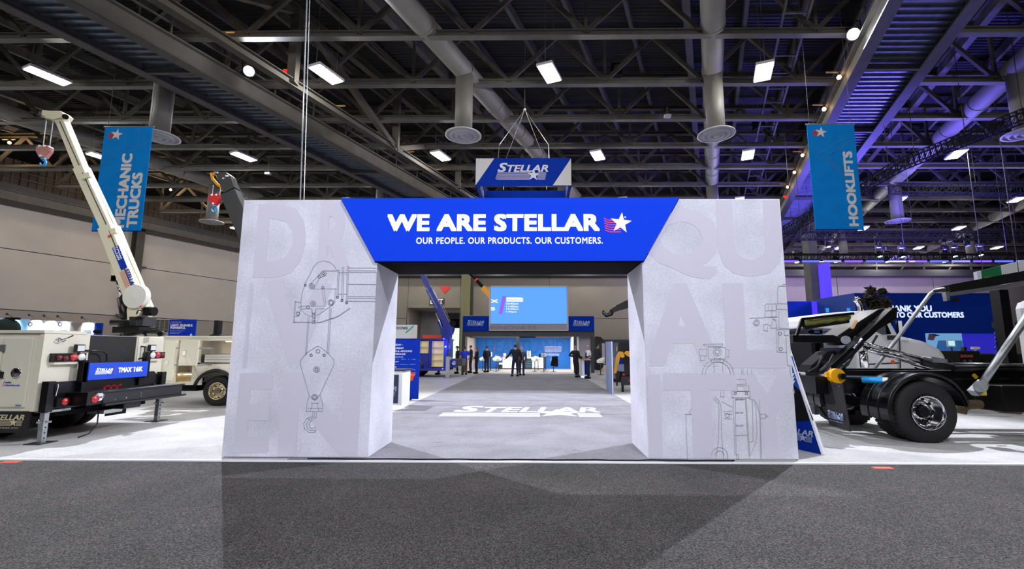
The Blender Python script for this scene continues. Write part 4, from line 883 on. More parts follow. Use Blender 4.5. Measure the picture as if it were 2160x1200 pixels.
for y in (8.36,8.5,8.64,8.78): m.cyl((xr+.215,y,.97),(xr+.205,y,.97),.014,n=8)
m.build('bolt','chrome',f)
f2=box('mud_flap','black_rubber',hk,xr+.24,xr+.26,10.1,10.7,.20,1.0)
MB().cyl((xr+.30,8.62,1.14),(xr+.30,8.50,1.14),.135,n=24).cyl((xr+.30,8.62,1.14),(xr+.30,8.68,1.14),.10,n=20).prism([(-.02,-.06),(-.17,-.02),(-.17,.06),(-.02,.09)],frame((xr+.30,8.62,1.14),X3,Z3),.05).build('guide_roller','yellow_paint',hk)
MB().cyl((xr+.34,8.49,1.14),(xr+.34,8.42,1.14),.055,n=14).build('roller_hub','black_paint',hk)
MB().cyl((xr+.30,8.6,1.12),(xr+.30,10.5,1.12),.04,n=10).build('roller_shaft','steel_galv',hk)
MB().cyl((xr-.05,9.4,1.2),(xr-.05,10.3,1.2),.05,n=10).build('roller_bar','steel_galv',hk)
q=W(1862,803,8.6); MB().cyl(q+Vector((-.15,.3,0)),q+Vector((.06,-.02,0)),.06,n=16).build('rubber_roller','hook_blue',hk); MB().cyl(q+Vector((.03,.02,0)),q+Vector((.075,-.04,0)),.062,.062,n=16).build('roller_cap','drum_white',hk)
MB().beam((xr+.35,8.9,1.12),(wcx+.3,8.9,1.10),.03).build('grease_line','steel_galv',hk)
# tipping mast (two slanted legs), hook jib and tarp gantry
for y in (9.15,9.95):
    A=W(1728,795,y); B=W(1880,655,y); mm_=MB().beam(A,B,.12,.20,up=(0,1,0)).build('mast_leg','black_paint',hk,bevel=.01)
    A=W(1745,798,y-.12); B=W(1820,722,y-.12); MB().beam(A,B,.05,.10,up=(0,1,0)).build('mast_strip','black_matte',mm_)
for a,b in (((1735,792),(1752,776)),((1757,792),(1790,757)),((1800,735),(1818,715))):
    MB().cyl(W(*a,9.0),W(*b,9.0),.025,n=10).build('guide_rod','chrome',hk,smooth=True)
m=MB()
for k in range(5):
    p=W(1728+30*k,795-28*k,9.15); q=W(1728+30*k,795-28*k,9.95); q=Vector((p.x,9.95,p.z)); m.beam(p,q,.10,.10)
m.build('mast_cross_tube','black_paint',hk)
MB().prism([(W(*p,9.5).x,W(*p,9.5).z) for p in ((1700,797),(1712,770),(1745,742),(1790,733),(1806,742),(1790,770),(1770,797))],frame((0,9.9,0),X3,Z3),.4).build('hydraulic_block','black_matte',hk,bevel=.02)
for k,(a,b) in enumerate((((1705,785),(1735,752)),((1722,790),(1758,748)),((1770,778),(1800,748)),((1815,745),(1850,708)))): MB().tube([W(*a,9.05),W((a[0]+b[0])/2+3,(a[1]+b[1])/2+6,9.0),W(*b,9.05)],.022,8).build('hydraulic_hose','black_rubber',hk,smooth=True)
hd=MB().prism([(W(*p,9.4).x,W(*p,9.4).z) for p in ((1758,712),(1790,690),(1850,652),(1890,648),(1888,672),(1840,702),(1815,726),(1775,728))],frame((0,9.9,0),X3,Z3),.55).build('mast_head','black_paint',hk,bevel=.01)
MB().cyl(W(1784,717,9.3),W(1784,717,9.25),.085,n=20).build('pivot_pin','steel_galv',hd); MB().cyl(W(1806,713,9.3),W(1806,713,9.25),.04,n=14).cyl(W(1832,704,9.3),W(1832,704,9.25),.035,n=14).build('pivot_pin','steel_galv',hd)
MB().prism([(W(*p,9.3).x,W(*p,9.3).z) for p in ((1672,706),(1758,706),(1775,712),(1772,723),(1672,722))],frame((0,9.65,0),X3,Z3),.35).build('jib_beam','black_paint',hk,bevel=.01)
MB().beam(W(1692,673,9.2),W(1800,661,9.2),.05).beam(W(1692,673,9.2),W(1680,708,9.2),.05).beam(W(1692,673,9.2),W(1695,690,9.2),.05).build('tarp_frame','black_paint',hk)
A=W(1697,681,9.3); B=W(1790,668,9.3)
tp_=MB().tube([A.lerp(B,i/10)+Vector((0,0,.008*math.sin(i*2.1))) for i in range(11)],[.075+.007*math.sin(i*1.7) for i in range(11)],12).build('tarp_roll',mat('olive_tarp','#6a6a2c',.85,var=.15,scale=12),hk,smooth=True)
MB().tube([A.lerp(B,i/10)+Vector((0,.03,-.08)) for i in range(11)],.05,10).build('tarp_strap','black_matte',hk)
MB().beam(W(1806,676,9.2),W(1797,693,9.2),.07,.03).build('warning_label',mat('label_orange','#e8b080',.6),hk)
# hydraulic cylinders
for dy,k in ((8.95,0),(9.75,8)):
    A=W(1822,724+k,dy); B=W(1945,757+k,dy); Cc=W(2010,774+k,dy); D=Vector((Cc.x+1.9,dy,1.28))
    MB().cyl(A,B,.035,n=12).build('cylinder_rod','chrome',hk,smooth=True); MB().cyl(B,Cc,.06,n=14).build('cylinder_gland','bench_grey',hk,smooth=True); MB().cyl(Cc,D,.085,n=14).build('cylinder_barrel','black_paint',hk,smooth=True)
MB().cyl(W(1822,737,9.0),W(1930,768,9.0),.022,n=10).build('cylinder_rod','chrome',hk,smooth=True)
MB().prism([(W(*p,8.95).x,W(*p,8.95).z) for p in ((1960,752),(1990,758),(1990,766),(1960,764))],frame((0,8.9,0),X3,Z3),.04).build('data_plate','steel_galv',hk)
# tarp arms and overhead tarp housing
def pipe(name,pts,r,mt): return MB().tube(pts,r,12).build(name,mt,hk,smooth=True)
pipe('tarp_arm',[W(1842,782,10.6),W(1905,697,10.6),W(1962,620,10.6),W(1972,614,10.6)],.042,'steel_galv')
pipe('tarp_arm',[W(2070,812,8.3),W(2130,722,8.3),W(2190,632,8.3)],.06,'steel_galv')
MB().beam(W(2052,829,8.35),W(2076,806,8.35),.14,.12).cyl(W(2068,815,8.4),W(2068,815,8.24),.10,n=16).build('arm_knuckle','steel_galv',hk)
MB().box(W(2072,828,8.5),(.14,.02,.10)).build('warning_label',mat('label_yellow','#d9c24a',.6),hk)
A=W(1995,612,10.4); B=Vector((A.x+3.2,8.9,A.z+.75)); A2=A
MB().beam(A,W(2200,574,9.9),.35,.20).build('tarp_housing','black_matte',hk); MB().beam(W(1995,622,10.25),W(2200,592,9.75),.08,.08).build('housing_rail','aluminium',hk); MB().cyl(W(1970,614,10.6),W(1998,609,10.4),.05,n=10).build('tarp_axle','black_paint',hk)
MB().prism([(W(*p,10.2).x,W(*p,10.2).z) for p in ((1990,616),(1998,615),(2000,633),(1994,635))],frame((0,10.25,0),X3,Z3),.1).build('end_plate','steel_galv',hk); MB().cyl(W(2015,632,10.15),W(2015,632,10.05),.06,n=16).build('end_roller','black_matte',hk)
# head rack, tank, exhaust
for px in (2088,): box('rack_post','black_paint',hk,W(px,700,9.6).x-.1,W(px,700,9.6).x+.08,9.2,9.4,1.0,W(px,616,9.6).z)
MB().beam(W(2098,685,9.5),W(2160,688,9.5),.12).build('rack_bar','black_paint',hk)
MB().tube([W(2100+2*math.sin(i*2.4),622+i*4.0,9.4) for i in range(34)],.012,6).build('coiled_hose',mat('hose_blue','#2a3aa8',.4),hk)
MB().beam(W(2123,630,9.3),W(2137,690,9.3),.05).build('rack_strut','steel_galv',hk)
box('tank','black_paint',hk,W(2096,820,8.6).x,W(2096,820,8.6).x+1.4,8.45,9.0,W(2096,868,8.6).z,W(2096,812,8.6).z,bevel=.02)
MB().tube([W(2028,872,8.9),W(2030,860,8.9),W(2042,853,8.9),W(2080,852,8.9),W(2110,862,8.9),W(2150,866,8.9)],[.075,.085,.09,.085,.08,.07],14).build('exhaust_pipe',mat('exhaust_tan','#6a5a44',.6,.3,var=.15,scale=9),hk,smooth=True)
MB().box(W(2056,818,8.75),(.1,.02,.07)).build('data_plate','steel_galv',hk); MB().beam(W(2053,790,8.9),W(2060,797,8.9),.03,.06).build('tow_eye','yellow_paint',hk)
for i,(a,b) in enumerate((((1922,768),(2010,783)),((1930,775),(1990,790)),((2000,790),(2060,775)))): MB().tube([W(*a,9.3),W((a[0]+b[0])/2,(a[1]+b[1])/2+4,9.3),W(*b,9.3)],.016,6).build('hydraulic_hose','black_rubber',hk)
cbx=box('cab','cab_white',hk,wcx+3.9,wcx+5.4,8.6,10.4,.9,2.75,bevel=.22); box('hood','cab_white',hk,wcx+5.4,wcx+6.6,8.7,10.4,.8,1.9,bevel=.15)
# ================================================================== white cab behind
wk=thing('white_truck','white conventional cab truck with chrome exhaust stack behind the hooklift','truck',(11,13.5,0))
YC=12.6
def prof(pts,Y,t,name,mt,par,bevel=0,**k): return MB().prism([(W(*p,Y).x,W(*p,Y).z) for p in pts],frame((0,Y+t,0),X3,Z3),t).build(name,mt,par,bevel=bevel,**k)
cab_=prof([(1810,790),(1810,700),(1722,690),(1722,672),(1735,661),(1800,656),(1862,656),(1870,662),(1893,703),(1896,712),(1896,790)],YC,2.1,'cab_body','cab_white',wk,bevel=.06)
prof([(1893,706),(1920,712),(1955,720),(1985,735),(1998,752),(2001,775),(1990,792),(1893,795)],YC+.1,1.9,'hood','cab_white',wk,bevel=.12)
prof([(1818,667),(1858,665),(1866,672),(1880,704),(1862,706),(1845,698),(1818,700)],YC-.012,.015,'side_window','glass_dark',cab_)
prof([(1828,767),(1896,764),(1896,767),(1828,770)],YC-.006,.01,'door_seam','charcoal',cab_); prof([(1897,712),(1899,712),(1901,790),(1899,790)],YC+.09,.012,'hood_seam','charcoal',cab_)
MB().box(W(1883,712,YC-.12),(.22,.1,.12)).build('mirror_arm','black_paint',cab_); MB().box(W(1897,690,YC-.2),(.10,.08,.34)).build('mirror','chrome',cab_)
MB().text('HCX.',frame(W(1904,721,YC+.085),X3,Z3),h=.05,wd=.17,lift=.005).build('badge','charcoal',cab_)
MB().lathe([(.05,0),(.05,.02),(.03,.03),(0,.032)],W(1883,763,YC),(0,-1,0),16).build('marker_lamp','orange_paint',cab_)
MB().tube([W(1817,700,12.2),W(1816,650,12.2),W(1814,640,12.2),W(1809,633,12.2),W(1804,630,12.2)],.085,14).build('exhaust_stack','chrome',wk,smooth=True); MB().cyl(W(1824,775,12.2),W(1820,740,12.2),.10,n=16).build('heat_shield','chrome',wk,smooth=True)
m=MB()
for x in (1745,1790): m.box(W(x,654,YC+.6),(.06,.06,.12))
m.build('roof_marker','hook_blue',wk)
for x in (W(1850,790,YC).x,W(1965,790,YC).x):
    for y,ax in ((YC+.05,-1),(YC+2.1,1)): wheel(wk,(x,y,.52),(0,ax,0),.52,.28,'aluminium')
box('chassis','black_matte',wk,W(1700,780,YC).x,W(1990,780,YC).x,13.0,14.0,.55,.85); box('step_tank','black_paint',wk,W(1838,780,YC).x,W(1880,780,YC).x,YC,YC+.5,.5,.9)
box('rear_rack','black_paint',wk,W(1722,740,YC).x,W(1730,740,YC).x,12.8,14.4,.9,W(1725,694,YC).z); box('rear_rack','black_paint',wk,W(1742,740,YC).x,W(1748,740,YC).x,12.8,14.4,.9,W(1725,694,YC).z); box('rack_bar',mat('rack_blue','#1c3f74',.5),wk,W(1722,740,YC).x,W(1765,740,YC).x,12.8,12.9,W(1725,702,YC).z,W(1725,697,YC).z)
# ================================================================== leaning blue board beside the arch
lb=thing('leaning_board','dark blue sign board with a slanted white edge standing behind the arch','sign board',(4.4,7.9,0))
A=G(1736,959,.02); B=Vector((A.x-.46,A.y+1.0,.02)); dd=(B-A).normalized(); top=W(1682,709,A.y+.62)
fr=frame(A,dd,Z3); tz=top.z
u1=(Vector((top.x,top.y,0))-Vector((A.x,A.y,0))).dot(dd)
bd_=MB().prism([(0,0),(1.15,0),(1.15,tz),(u1,tz)],fr,.03).build('board','deep_blue',lb)
nn=fr[1].cross(fr[2])
MB().beam(A+nn*.015,A+dd*u1+Z3*tz+nn*.015,.035,.05,up=nn).beam(A+dd*u1+Z3*tz+nn*.015,A+dd*1.15+Z3*tz+nn*.015,.035,.04).build('edge_trim','print_white',bd_)
FL=(A+dd*1.1-nn*.004,-dd,Z3)
MB().logo(FL,.62,(.35,.15),lift=.004).build('logo','print_grey',bd_)
MB().flat([(.55,.42),(1.0,.50),(.86,.88),(.55,1.15)],FL,.004).build('dark_photo_print','black_matte',bd_); MB().flat([(.55,1.16),(.86,.89),(.72,1.5),(.55,1.4)],FL,.003).build('light_print',mat('board_mid_blue','#0a4a9c',.6),bd_)
# ================================================================== pavilion at the end of the runner
PYF,PYB=31.3,38.0
def wx(px,Y=PYF,py=700): return W(px,py,Y).x
def wz(py,Y=PYF,px=1110): return W(px,py,Y).z
pv=thing('pavilion','open blue lounge pavilion with dark frame at the end of the runner','pavilion',(0,34.5,0))
X0,X1=wx(975),wx(1254); ZH0,ZH1=wz(709.5),wz(698)
box('header_beam','charcoal',pv,X0,X1,PYF,PYF+.35,ZH0,ZH1)
for px in (978,1093,1213.5,1249.5):
    x=wx(px,PYF if px!=1093 else 34.6); y=PYF+.05 if px!=1093 else 34.6; box('column','charcoal',pv,x-.11,x+.11,y,y+.22,.018,ZH0 if px!=1093 else 2.55)
wbx0,wbx1=wx(1000,PYB),wx(1202.5,PYB)
bw_=box('blue_back_wall',mat('lounge_blue','#0d6cc4',.6,var=.03,scale=1),pv,wbx0,wbx1,PYB,PYB+.12,.018,wz(712,PYB))
box('side_wall','print_white',pv,wbx1,wbx1+.1,PYF+.4,PYB,.018,wz(712,PYB)); box('side_wall','wall_panel',pv,X0,X0+.08,PYF+2,PYB,.018,ZH0)
box('side_bay_panel',mat('grey_fabric','#a7a5a6',.8,var=.05),pv,wx(1216),wx(1248.5),PYF+.8,PYF+.9,.018,wz(710,PYF+.8))
box('roof_panel','wall_panel',pv,X0,X1,PYF+.35,PYB+.12,2.68,2.76)
fr=frame((wbx0,PYB-.005,0),X3,Z3); wl_=wbx1-wbx0
MB().text('HEARTLAND',fr,h=1.15,wd=wl_*.83,at=(wl_*.12,1.25),bold=.02,lift=.003).build('faint_lettering',mat('lounge_blue_dark','#0a60b2',.6),bw_)
m=MB()
for i,s_ in enumerate(['To create solutions for our customers,','Stellar products are engineered and','constructed by dedicated workers from','quality materials and backed by an','unmatched network of distributors.','','www.stellarindustries.com','for more info']):
    if s_: m.text(s_,fr,h=.075,wd=wl_*(.175 if i<6 else .15),at=(wl_*.735,1.78-.10*i),bold=.02,lift=.004)
m.build('small_lettering','print_white',bw_)
cpx=W(1042,738,PYB); MB().text('&',fr,h=.16,at=(cpx.x-wbx0-.05,1.62),bold=.03,lift=.004).text('IS ..',fr,h=.07,at=(cpx.x-wbx0,1.55),bold=.02,lift=.004).build('red_emblem','print_red',bw_)
for k,(px,Y) in enumerate(((1017,33.2),(1030,36.2),(1060,33.2),(1070,36.2),(1131.5,33.2),(1134,36.2),(1174,33.2),(1172,36.2))):
    x=wx(px,Y); MB().bb(x-.34,x+.34,Y-.5,Y+.5,2.655,2.68).build('ceiling_light_panel',emis('pavilion_led','#fff4ec',5),pv)
for x in (-2.6,-.9,1.6,3.0):
    ld=bpy.data.lights.new('pavilion_lamp','AREA'); ld.shape='RECTANGLE'; ld.size=.7; ld.size_y=4; ld.energy=75; ld.color=(1,.95,.9)
    lo=bpy.data.objects.new('pavilion_lamp',ld); C.objects.link(lo); lo.location=(x-.6,34.6,2.62)
# fascia: screen box, two logo boxes
lsx0,lsx1=wx(1031.5,31.1),wx(1199,31.1)
fb=box('screen_housing',mat('housing_grey','#8b878a',.7,var=.05),pv,lsx0,lsx1,31.05,31.5,ZH1,wz(604,31.1)+.03)
fr=frame((lsx0,31.04,0),X3,Z3); sw=lsx1-lsx0
MB().ribbon([(.03,ZH1+.03),(sw-.03,ZH1+.03),(sw-.03,wz(604,31.1)),(.03,wz(604,31.1))],fr,.07,True).build('housing_frame',mat('frame_silver','#b4aeaa',.5),fb)
MB().text('INNOVATE',fr,h=.26,wd=sw*.6,at=(.02,ZH1+.08),bold=.02,lift=.003).build('faint_lettering',mat('housing_grey_dark','#777378',.7),fb)
scx0,scx1,scz0,scz1=.1,sw-.1,wz(683,31.1),wz(606,31.1)
scr=MB().bb(lsx0+scx0,lsx0+scx1,31.0,31.04,scz0,scz1).build('led_screen',emis('screen_blue','#5aa4ff',.95),fb)
SFr=frame((lsx0+scx0,30.995,scz0),X3,Z3); sW=scx1-scx0; sH=scz1-scz0
m=MB().text('X',SFr,h=sH*.09,wd=sW*.10,at=(0.0,sH*.57),bold=.04,lift=.003).text('S',SFr,h=sH*.09,wd=sW*.06,at=(0.0,sH*.36),bold=.04,lift=.003)
m.flat([(sW*.205,sH*.66),(sW*.42,sH*.655),(sW*.43,sH*.69),(sW*.40,sH*.715),(sW*.205,sH*.715)],SFr,.003).flat([(sW*.205,sH*.6),(sW*.42,sH*.6),(sW*.43,sH*.645),(sW*.205,sH*.645)],SFr,.003)
for i,s_ in enumerate(('10:45am','11:45am','12:45pm','1:45pm')): m.text(s_,SFr,h=sH*.05,wd=sW*(.16 if i<3 else .14),at=(sW*.205,sH*(.52-.075*i)),bold=.03,lift=.003)
m.build('screen_text',emis('screen_white','#ffffff',1.0),scr)
MB().flat([(sW*.108,sH*.26),(sW*.15,sH*.26),(sW*.20,sH*.76),(sW*.158,sH*.76)],SFr,.002).build('slash_shadow',emis('screen_cyan','#1a78ff',.9),scr); MB().flat([(sW*.12,sH*.26),(sW*.14,sH*.26),(sW*.19,sH*.76),(sW*.168,sH*.76)],SFr,.004).build('magenta_slash',emis('screen_magenta','#e22ae0',.95),scr)
for a,b in ((976,1030.5),(1200,1253.5)):
    x0,x1=wx(a,31.2),wx(b,31.2); lb_=box('logo_box','deep_blue',pv,x0,x1,31.15,31.6,ZH1,wz(667,31.2)); MB().bb(x0,x1,31.14,31.62,wz(667,31.2),wz(667,31.2)+.05).build('top_trim',mat('trim_tan','#8a7a66',.6),lb_)
    MB().logo(frame((x0,31.145,0),X3,Z3),(x1-x0)*.66,((x1-x0)*.16,ZH1+.35),lift=.004).build('logo','print_grey',lb_)
# lounge furniture -------------------------------------------------
def cabinet(px0,px1,Y,zt,label):
    t=thing('counter_cabinet',label,'cabinet',(wx((px0+px1)/2,Y),Y+.3,.018)); x0,x1=wx(px0,Y),wx(px1,Y)
    b=box('body','print_white',t,x0,x1,Y,Y+.6,.10,zt); box('plinth','charcoal',t,x0+.03,x1-.03,Y+.05,Y+.55,.018,.10); box('worktop',mat('worktop','#cfc6b8',.5),t,x0-.02,x1+.02,Y-.02,Y+.62,zt,zt+.04)
    n=max(2,round((x1-x0)/.6))
    for i in range(n):
        a=x0+(x1-x0)*i/n; e=x0+(x1-x0)*(i+1)/n; d=box('door','print_white',t,a+.01,e-.01,Y-.02,Y,.13,zt-.03); MB().bb(e-.09,e-.03,Y-.04,Y-.02,zt-.35,zt-.22).build('handle','aluminium',d)
    return t
YCt=36.9
cabinet(1060.5,1106.5,YCt,.95,'white counter cabinet under the red tray in the pavilion'); cabinet(1122.5,1146.5,YCt,.95,'white counter cabinet beside the drinks fridge')
fx0,fx1=wx(1107,YCt),wx(1122,YCt)
t=thing('drinks_fridge','glass fronted drinks fridge between the white counters','fridge',((fx0+fx1)/2,YCt+.3,.018)); box('body','charcoal',t,fx0,fx1,YCt+.05,YCt+.6,.018,.86); d=box('glass_door',mat('fridge_glass','#23424e',.1,emit='#3a6a7a',estr=.25),t,fx0+.05,fx1-.05,YCt+.0,YCt+.05,.1,.8)
for z in (.28,.46,.64): MB().bb(fx0+.06,fx1-.06,YCt-.004,YCt,z,z+.015).build('shelf_edge','aluminium',d)
MB().bb(fx0-.02,fx1+.02,YCt,YCt+.62,.86,.98).build('fridge_top','worktop',t)
p=W(1069,752.5,YCt+.3); MB().bb(p.x-.45,p.x+.3,YCt+.1,YCt+.45,.99,1.03).build('tray','red_paint',label='red tray on the left pavilion counter',cat='tray')
def tin(px,Y,z,w,h,label,mt='print_white',deco=True):
    x=wx(px,Y); t=thing('carton',label,'carton',(x,Y,z)); b=MB().bb(x-w/2,x+w/2,Y-w/2,Y+w/2,z,z+h).build('body',mt,t,bevel=.01); MB().bb(x-w/2-.005,x+w/2+.005,Y-w/2-.005,Y+w/2+.005,z+h-.03,z+h).build('lid',mt,t)
    if deco: MB().star((0,0),w*.2,frame((x,Y-w/2-.006,z+h*.45),X3,Z3)).build('star_print','black_matte',b)
tin(1065,YCt+.25,1.03,.2,.24,'white carton with dark star on the red tray')
x=wx(1075,YCt+.25); MB().lathe([(0,0),(.06,0),(.06,.12),(.03,.17),(.03,.22),(0,.22)],(x,YCt+.25,1.03),n=12).build('bottle','print_white',label='small white bottle on the red tray',cat='bottle')
for k,px in enumerate((1113.5,1118)):
    x=wx(px,YCt+.3); MB().lathe([(0,0),(.07,0),(.07,.46),(.06,.5),(0,.5)],(x,YCt+.3,.98),n=14).build('cup_tower','drum_white',label='%s tall cream cup dispenser on the fridge'%('left' if k==0 else 'right'),cat='cup dispenser')
def stool(px,py,rz,label,Y=None):
    g=G(px,py,.018); x,y=g.x,g.y
    t=thing('bar_stool',label,'bar stool',(x,y,.018),rz,group='white bucket bar stools in the pavilion')
    m=MB(); Rz=Matrix.Translation((x,y,0))@Matrix.Rotation(rz,4,'Z')
    n=14; vs=[]; fs=[]
    prof=[(.05,.0),(.2,.0),(.235,.03),(.25,.10)]
    for i in range(n+1):       # bucket shell open to +y
        a=-PI*.5-PI*.78+ (PI*1.56)*i/n; hh=.12+.22*math.cos((i/n-.5)*PI)**1.0
        ring=[(.02,.0),(.19,.0),(.235,.04),(.265,hh),(.245,hh+.005),(.215,.07),(.17,.045),(.02,.045)]
        for r,z in ring: vs.append((r*math.cos(a),r*math.sin(a),.76+z))
    for i in range(n):
        for j in range(8): fs.append((i*8+j,i*8+(j+1)%8,(i+1)*8+(j+1)%8,(i+1)*8+j))
    fs+=[tuple(range(8)),tuple(range(n*8+7,n*8-1,-1))]
    m.add(vs,fs,Rz); m.build('bucket_seat',mat('stool_white','#e4e0d6',.5),t,smooth=True)
    m=MB().lathe([(0,.745),(.2,.745),(.2,.80),(0,.80)],(x,y,0),n=18); m.build('seat_pad','stool_white',t)
    MB().cyl((x,y,.03),(x,y,.75),.028,n=10).build('column','charcoal',t); MB().lathe([(0,.018),(.21,.018),(.21,.03),(.05,.05),(0,.05)],(x,y,0),n=20).build('base','charcoal',t)
    MB().lathe([(.14,.30),(.155,.30),(.155,.315),(.14,.315)],(x,y,0),n=18,closed=True).beam((x-.15,y,.308),(x+.15,y,.308),.015).build('foot_ring','charcoal',t)
    return t
stool(1018,782,2.2,'white bucket stool just behind the woman with long hair'); stool(1046.5,783.5,2.6,'white bucket stool left of the counter, front one of the pair'); stool(1051.5,781,-2.0,'white bucket stool left of the counter, rear one of the pair')
stool(1128,783.5,2.7,'white bucket stool before the right counter, front one'); stool(1135,781,-1.8,'white bucket stool before the right counter, rear one'); sj=stool(1167.5,784,1.2,'white bucket stool with a black jacket hung over it'); stool(1267,790.5,1.9,'white bucket stool alone outside the pavilion by the dark column')
g=G(1167.5,784,.018); x,y=g.x,g.y
MB().add([Vector(v)+Vector((x,y,0)) for v in ((-.1,-.30,1.1),(.30,-.29,1.12),(.32,-.31,.45),(.22,-.33,.36),(.05,-.34,.42),(-.22,-.33,.45),(-.1,-.24,1.1),(.30,-.2,1.12),(.33,-.24,.45),(.22,-.25,.36),(.05,-.26,.42),(-.22,-.26,.45))],[(0,1,2,3,4,5),(11,10,9,8,7,6),(0,6,7,1),(1,7,8,2),(2,8,9,3),(3,9,10,4),(4,10,11,5),(5,11,6,0)]).build('jacket','black_matte',label='black jacket draped over a white bar stool',cat='jacket')
def htable(px,py,label):
    g=G(px,py,.018); x,y=g.x,g.y; t=thing('bar_table',label,'table',(x,y,.018)); MB().lathe([(0,1.03),(.38,1.03),(.38,1.06),(0,1.06)],(x,y,0),n=24).build('table_top','charcoal',t); MB().cyl((x,y,.03),(x,y,1.03),.04,n=10).build('column','charcoal',t); MB().bb(x-.32,x+.32,y-.04,y+.04,.018,.04).bb(x-.04,x+.04,y-.32,y+.32,.018,.04).build('foot','charcoal',t)
    return x,y
x,y=htable(1034.5,781.5,'high dark bar table left behind the young man in jeans'); 
def onpx(x,y): d=Vector((x,y,1))-EYE; return PX+FPX*d.dot(RT)/d.dot(FW)
tin(onpx(x,y)+1,y,1.06,.19,.32,'white carton standing on the left bar table')
x,y=htable(1147.5,784,'high dark bar table in front of the right counter'); tin(onpx(x,y)-1,y,1.06,.3,.26,'wide white carton on the right bar table'); MB().lathe([(0,0),(.05,0),(.06,.2),(.0,.2)],(x-.30,y-.02,1.06),n=12).build('coffee_cup','black_matte',label='dark cup at the left edge of the right bar table',cat='cup')
htable(1151,781,'high dark bar table behind the right bar table')
g=G(1056.5,778.5,.018); t=thing('waste_bin','black waste bin with white liner beside the left counter','bin',(g.x,g.y,.018)); MB().lathe([(0,.018),(.17,.018),(.2,.42),(0,.42)],(g.x,g.y,0),n=16).build('bin','charcoal',t); MB().lathe([(.2,.38),(.215,.4),(.2,.5),(.1,.53),(0,.53)],(g.x,g.y,0),n=16).build('liner','print_white',t)
# lit counter that the two men lean on
g=G(1228,797,.018)
g.x+=.12
t=thing('reception_counter','white lit reception counter between the two standing men','counter',(g.x,g.y,.018)); b=box('body','print_white',t,g.x-.12,g.x+.3,g.y,g.y+1.5,.10,1.05); box('plinth',emis('plinth_glow','#e8f2ff',4),t,g.x-.08,g.x+.26,g.y+.05,g.y+1.45,.02,.10); box('top','charcoal',t,g.x-.16,g.x+.34,g.y-.04,g.y+1.54,1.05,1.09); MB().bb(g.x+.02,g.x+.28,g.y-.012,g.y,.2,1.0).build('front_panel','deep_blue',b)
# counter behind the left pillar
g=G(848,862,.018); Yc=g.y
t=thing('reception_counter','white reception counter with dark panel and lit plinth behind the left pillar','counter',(g.x-.7,Yc+.3,.018)); b=box('body','print_white',t,g.x-1.3,g.x-.02,Yc,Yc+.8,.10,1.02); box('plinth','plinth_glow',t,g.x-1.25,g.x-.07,Yc+.05,Yc+.75,.02,.10); box('top','charcoal',t,g.x-1.35,g.x+.04,Yc-.05,Yc+.85,1.02,1.06)
pn=MB().bb(g.x-1.05,g.x-.12,Yc-.015,Yc,.16,.92).build('front_panel',mat('slate_blue','#27364e',.6),b); fv=frame((g.x-1.05,Yc-.018,.16),X3,Z3); MB().logo(fv,.86,(.03,.2)).build('logo','print_grey',pn)
ld=bpy.data.lights.new('plinth_lamp','AREA'); ld.size=1.2; ld.size_y=.06; ld.shape='RECTANGLE'; ld.energy=14; lo=bpy.data.objects.new('plinth_lamp',ld); C.objects.link(lo); lo.location=(g.x-.6,Yc-.0,.09); lo.rotation_euler=(math.radians(50),0,0)
# walk-around schedule board
g=G(882,844,.018); Ys=g.y; sx1=g.x; sx0=sx1-1.02; sh=W(880,716.5,Ys).z
t=thing('schedule_board','royal blue walk-around schedule board standing behind the left pillar','sign board',(sx1-.5,Ys,.018)); b=box('board','panel_blue',t,sx0,sx1,Ys,Ys+.03,.05,sh); box('foot','black_matte',t,sx0+.5,sx1-.25,Ys-.14,Ys+.2,.018,.06)
fr=frame((sx0,Ys-.004,0),X3,Z3); m=MB()
def ln(s_,y,h,x=.04,w_=None,bold=.03): 
    z=W(870,y,Ys).z; m.text(s_,fr,h=h,wd=w_,at=(x,z),bold=bold,lift=.003)
ln('TUESDAY –',729,.055,.12,.36); ln('THURSDAY',736,.055,.12,.39); ln('WALK-AROUND',742.5,.055,.12,.66); ln('SCHEDULE',748.5,.055,.12,.45); ln('MECHANIC TRUCKS',754,.03,.12,.38)
for y,s_ in ((758.5,'9 am   |   10am   |   1 pm'),(769.5,'9:30 am  |  10:30 am  |  1:30 pm'),(780.5,'9:45 am  |  11:00 am  |  2:00 pm'),(791.5,'10:00 am  |  11:30 am  |  3:00 pm')): ln(s_,y,.022,.12,.78,.01)
ln('HOOKLIFTS',764,.03,.12,.24); ln('CRANES',775,.03,.12,.18)
m.logo(fr,.36,(.38,.30)); m.build('lettering','print_white',b)
m=MB(); m.prism([(.36,.62),(.82,.62),(.92,.88),(.36,.88)],frame((sx0,Ys-.002,0),X3,Z3),.004).build('orange_flag','orange_paint',b); MB().flat([(.6,.66),(.70,.66),(.70,.92),(.6,.92)],fr,.005).ring((.48,.72),.06,fr,.05,lift=.006).build('bottle_print','charcoal',b)
